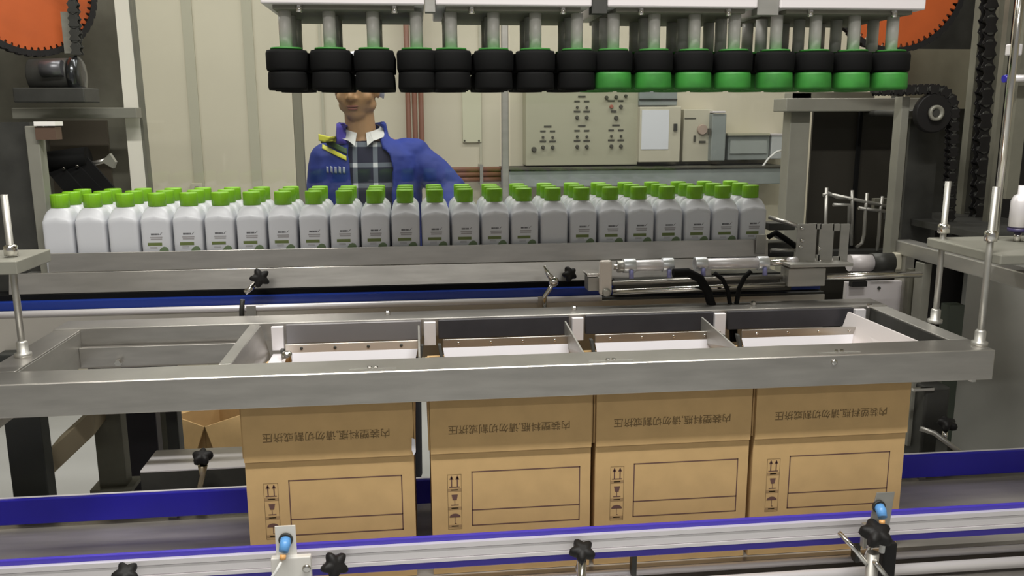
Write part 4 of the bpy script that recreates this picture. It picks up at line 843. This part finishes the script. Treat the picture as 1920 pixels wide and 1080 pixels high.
cc = at(1748, 212, 2.33); pth = [at(1640, 170, 2.33), at(1690, 169, 2.33), at(1742, 167, 2.33)] + [cc + Vector((.062 * math.cos(a), 0, .066 * math.sin(a))) for a in (1.4, 1.1, .8, .5, .2, -.1)] + [at(1783, 300, 2.33), at(1776, 460, 2.33)]
m = MB(); chain(m, pth, .018, .030, BLACKP, .024); m.build('chain_links', t)
t = thing('chain_wheel', 'small dark wheel with a grey hub ring at the end of the grey header beam', 'wheel', cc)
m = MB(); m.lathe(cc, [(.052, -.012), (.055, -.008), (.055, .008), (.052, .012)], BLACKP, 'y', 32); m.build('wheel_disc', t)
m = MB(); m.lathe(cc + Vector((0, -.013, 0)), [(.022, 0), (.022, .01), (.015, .012), (.013, .003)], LMG, 'y', 24); m.build('hub_ring', t)
m = MB(); m.cyl(cc + Vector((0, -.02, 0)), cc + Vector((0, .36, 0)), .010, DSTEEL); m.build('axle', t)
# angle beam towards the viewer
t = thing('support_beam', 'long grey steel beam slanting towards the viewer at the right', 'beam', (1.35, 2.1, 1.15))
MB().box((1.39, 1.45, 1.150), (1.44, 2.36, 1.190), SATIN).build('beam_body', t, bevel=.003)
for y in (2.30,): MB().box((1.395, y, 0), (1.435, y + .05, 1.150), SATIN).build('beam_leg', t)
t = thing('clamp_plate', 'grey clamp plate holding the two right hanger rods', 'plate', (1.3, 1.74, at(1768, 445, 1.84).z - .03))
z = at(1768, 445, 1.84).z
MB().box((at(1752, 450, 1.84).x, 1.61, z - .026), (1.75, 1.87, z - .004), LMG).build('plate_body', t, bevel=.003)
MB().box((1.46, 1.70, z - .045), (1.75, 2.55, z - .027), DSTEEL).build('plate_carrier', t)
t = thing('guide_column', 'tall thin steel column rising from the right clamp plate', 'rod', (at(1870, 445, 1.82).x, 1.82, z))
p0, p1 = at(1864, 450, 1.82), at(1900, 0, 1.82); p0.z = z - .003
MB().cyl(p0, (p0.x, 1.82, 2.1), .0085, CHROME, n=14).build('column_shaft', t)
t = thing('air_cylinder', 'silver upright air cylinder with dark ring at the right picture edge', 'cylinder', at(1908, 450, 1.78))
c = at(1908, 440, 1.78); c.z = z - .003
MB().lathe(c, [(.008, 0), (.008, .02), (.006, .02), (.006, .03)], CHROME, 'z', 14).build('rod_foot', t)
MB().lathe(c, [(.022, .022), (.022, .030)], mat('dark_violet_ring', (.04, .03, .10), .4), 'z', 20).build('dark_ring', t)
MB().lathe(c, [(.016, .030), (.021, .034), (.021, .09), (.016, .102), (.009, .106), (.009, .125)], ALU, 'z', 24).build('cylinder_body', t)
t = thing('air_valve', 'silver valve with a blue tipped crossbar at the upper right edge', 'valve', at(1905, 155, 1.9))
MB().pb(1895, 82, 1918, 104, 1.9, .02, ALU).build('valve_head', t, bevel=.003); MB().cyl(at(1902, 104, 1.91), at(1900, 142, 1.91), .006, ALU).build('valve_stem', t)
MB().cyl(at(1890, 147, 1.9), at(1960, 147, 1.9), .008, ALU).build('crossbar', t); MB().cyl(at(1882, 148, 1.9), at(1890, 147, 1.9), .0085, BLUE).build('blue_tip', t)
MB().box((at(1910, 100, 1.93).x, 1.92, 1.35), (at(1910, 100, 1.93).x + .03, 1.95, 2.2), MGREY).build('valve_mount', t)
# lower right
PALE = mat('pale_side_panel', (.50, .50, .47), .45, .25, noise=.12, nscale=4)
t = thing('side_cover', 'pale grey machine side cover at the lower right', 'panel', (1.9, 2.5, .3))
MB().box((at(1802, 640, 2.45).x, 2.45, .25), (2.6, 2.47, 1.16), PALE).build('cover_sheet', t); MB().box((2.2, 2.47, 0), (2.26, 2.5, .3), SATIN).build('cover_leg', t)
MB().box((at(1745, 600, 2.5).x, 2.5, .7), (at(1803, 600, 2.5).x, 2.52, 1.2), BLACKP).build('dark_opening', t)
t = thing('upright_bracket', 'narrow grey upright bracket beside the end of the steel guide rod', 'bracket', at(1735, 600, 2.2))
MB().box((at(1736, 540, 2.2).x - .013, 2.2, .61), (at(1736, 540, 2.2).x + .013, 2.24, 1.145), LMG).build('bracket_body', t, bevel=.002)
MB().box((at(1712, 560, 2.25).x - .016, 2.25, .61), (at(1712, 560, 2.25).x + .014, 2.27, 1.12), MGREY).build('bracket_back', t)
t = thing('steel_housing', 'dark steel housing right of the last carton behind the blue rail', 'housing', at(1735, 850, 2.2))
MB().box((at(1712, 780, 2.2).x, 2.15, .43), (at(1757, 780, 2.2).x, 2.35, at(1735, 728, 2.15).z), DSTEEL).build('housing_body', t, bevel=.006)
MB().pb(1713, 728, 1752, 733, 2.145, .01, CHROME).build('top_highlight', t)  # chrome strip stands in for the highlight along the housing top
MB().box((at(1760, 780, 2.3).x, 2.3, 0), (at(1788, 780, 2.3).x, 2.34, 1.0), mat('green_grey', (.07, .085, .065), .5)).build('column', t)
MB().tube([at(1725, 803, 2.1), at(1752, 812, 2.08), at(1805, 852, 2.02)], .007, SATIN, 10).build('slant_rod', t)
t = thing('star_knob', 'black star knob right of the last carton above the blue rail', 'knob', at(1772, 830, 2.08))
m = MB(); star(m, at(1775, 797, 2.08), (.1, -.35, 1), .022); m.build('grip', t); MB().cyl(at(1772, 808, 2.08), at(1770, 828, 2.08), .007, CHROME).build('clamp_pin', t); MB().box((at(1770, 828, 2.08).x - .01, 2.05, .43), (at(1770, 828, 2.08).x + .01, 2.10, at(1770, 828, 2.08).z), DSTEEL).build('pin_stand', t)

# ------------------------------------------------------------------ lower left, behind the blue rail
def column(x0, x1, Y, ztop, m, lab, d=.05, zb=0.0, fl=False):
    a, b = at(x0, 850, Y).x, at(x1, 850, Y).x; t = thing('machine_pillar', lab, 'pillar', ((a + b) / 2, Y, zb))
    MB().box((a, Y, zb), (b, Y + d, ztop), m).build('pillar_tube', t, bevel=.003)
    if fl: MB().box((a - .02, Y - .02, zb), (b + .02, Y + d + .02, zb + .012), m).build('foot_plate', t)
    return t
column(14, 82, 2.14, .985, mat('green_black_steel', (.035, .038, .035), .5, .3), 'thick dark machine leg at the far left under the frame')
column(180, 232, 2.45, .96, MGREY, 'grey brown machine leg with foot plate right of the slanting beam', zb=at(205, 908, 2.45).z - .02, fl=True)
column(233, 298, 2.70, .96, mat('violet_black_steel', (.028, .024, .032), .5, .3), 'broad black machine leg beside the grey brown one')
column(316, 338, 2.5, .90, DSTEEL, 'thin dark machine leg left of the open scrap carton', zb=.38)
t = thing('slanting_beam', 'tan painted beam slanting down between the far left legs', 'beam', at(130, 850, 2.3))
a, b = at(86, 876, 2.20), at(176, 792, 2.36); n = Vector((0, 0, .034)); q = Vector((.0, .10, .012))
MB().hexa([a - n, a - n + q, b - n + q, b - n, a + n, a + n + q, b + n + q, b + n], mat('tan_paint', (.36, .30, .20), .5, .1)).build('beam_body', t, bevel=.002)
t = thing('shelf_plate', 'bright steel shelf plate with a dark front left of the first carton', 'shelf', at(360, 925, 2.15))
p = at(246, 880, 2.12); zt = at(360, 879, 2.12).z
MB().box((at(262, 880, 2.12).x, 2.12, zt - .005), (-.30, 2.26, zt), ALU).build('plate', t, bevel=.001); MB().box((at(262, 880, 2.12).x, 2.12, .43), (-.30, 2.14, zt - .005), DSTEEL).build('front_skirt', t)
for x in (-.70, -.4): MB().box((x, 2.2, 0), (x + .04, 2.24, zt - .005), DSTEEL).build('shelf_leg', t)
MB().box((at(165, 905, 2.3).x, 2.25, .37), (at(262, 905, 2.3).x, 2.50, .385), SATIN).build('lower_ledge', t)
t = thing('star_knob', 'black star knob on a brass coloured pin left of the first carton', 'knob', at(380, 925, 2.06))
m = MB(); star(m, at(380, 860, 2.06), (0, -.35, 1), .021, L=.022); m.build('grip', t)
MB().tube([at(380, 872, 2.06), at(380, 892, 2.06), at(377, 905, 2.06), at(372, 924, 2.06)], [.012, .007, .007, .007], BRASS if 0 else mat('brassy_steel', (.50, .42, .30), .3, .8), 12).build('clamp_pin', t)
MB().box((at(376, 920, 2.05).x - .01, 2.03, .43), (at(376, 920, 2.05).x + .01, 2.07, at(374, 918, 2.06).z), DSTEEL).build('pin_stand', t)
# scrap carton on the floor
t = thing('scrap_carton', 'open empty brown carton on the floor seen behind the steel shelf', 'carton', (at(405, 800, 3.3).x, 3.4, 0))
cx, cy, zt, hw = at(397, 800, 3.4).x, 3.42, .372, .125; A = [Vector((cx + math.cos(g) * hw * 1.2, cy + math.sin(g) * hw * 1.2, 0)) for g in [math.radians(q) for q in (-88, 2, 92, 182)]]
m = MB()
for i in range(4):
    p, q = A[i], A[(i + 1) % 4]; n = (Vector((cx, cy, 0)) - (p + q) / 2).normalized() * .004
    m.prism([p, q, q + n, p + n], (0, 0, zt), CARD)
m.prism([a + Vector((0, 0, .002)) for a in A], (0, 0, .004), CARDI); m.build('carton_body', t)
for i, (o, dz) in enumerate(((.05, -.13), (.10, .05), (.09, .07), (.05, -.13))):
    p, q = A[i] + Vector((0, 0, zt)), A[(i + 1) % 4] + Vector((0, 0, zt)); n = ((p + q) / 2 - Vector((cx, cy, zt))).normalized()
    e = (q - p) * .06; d = n * o + Vector((0, 0, dz)); MB().prism([p, q, q - e + d, p + e + d], tuple(n * .003 + Vector((0, 0, .001))), CARD).build('carton_flap', t)
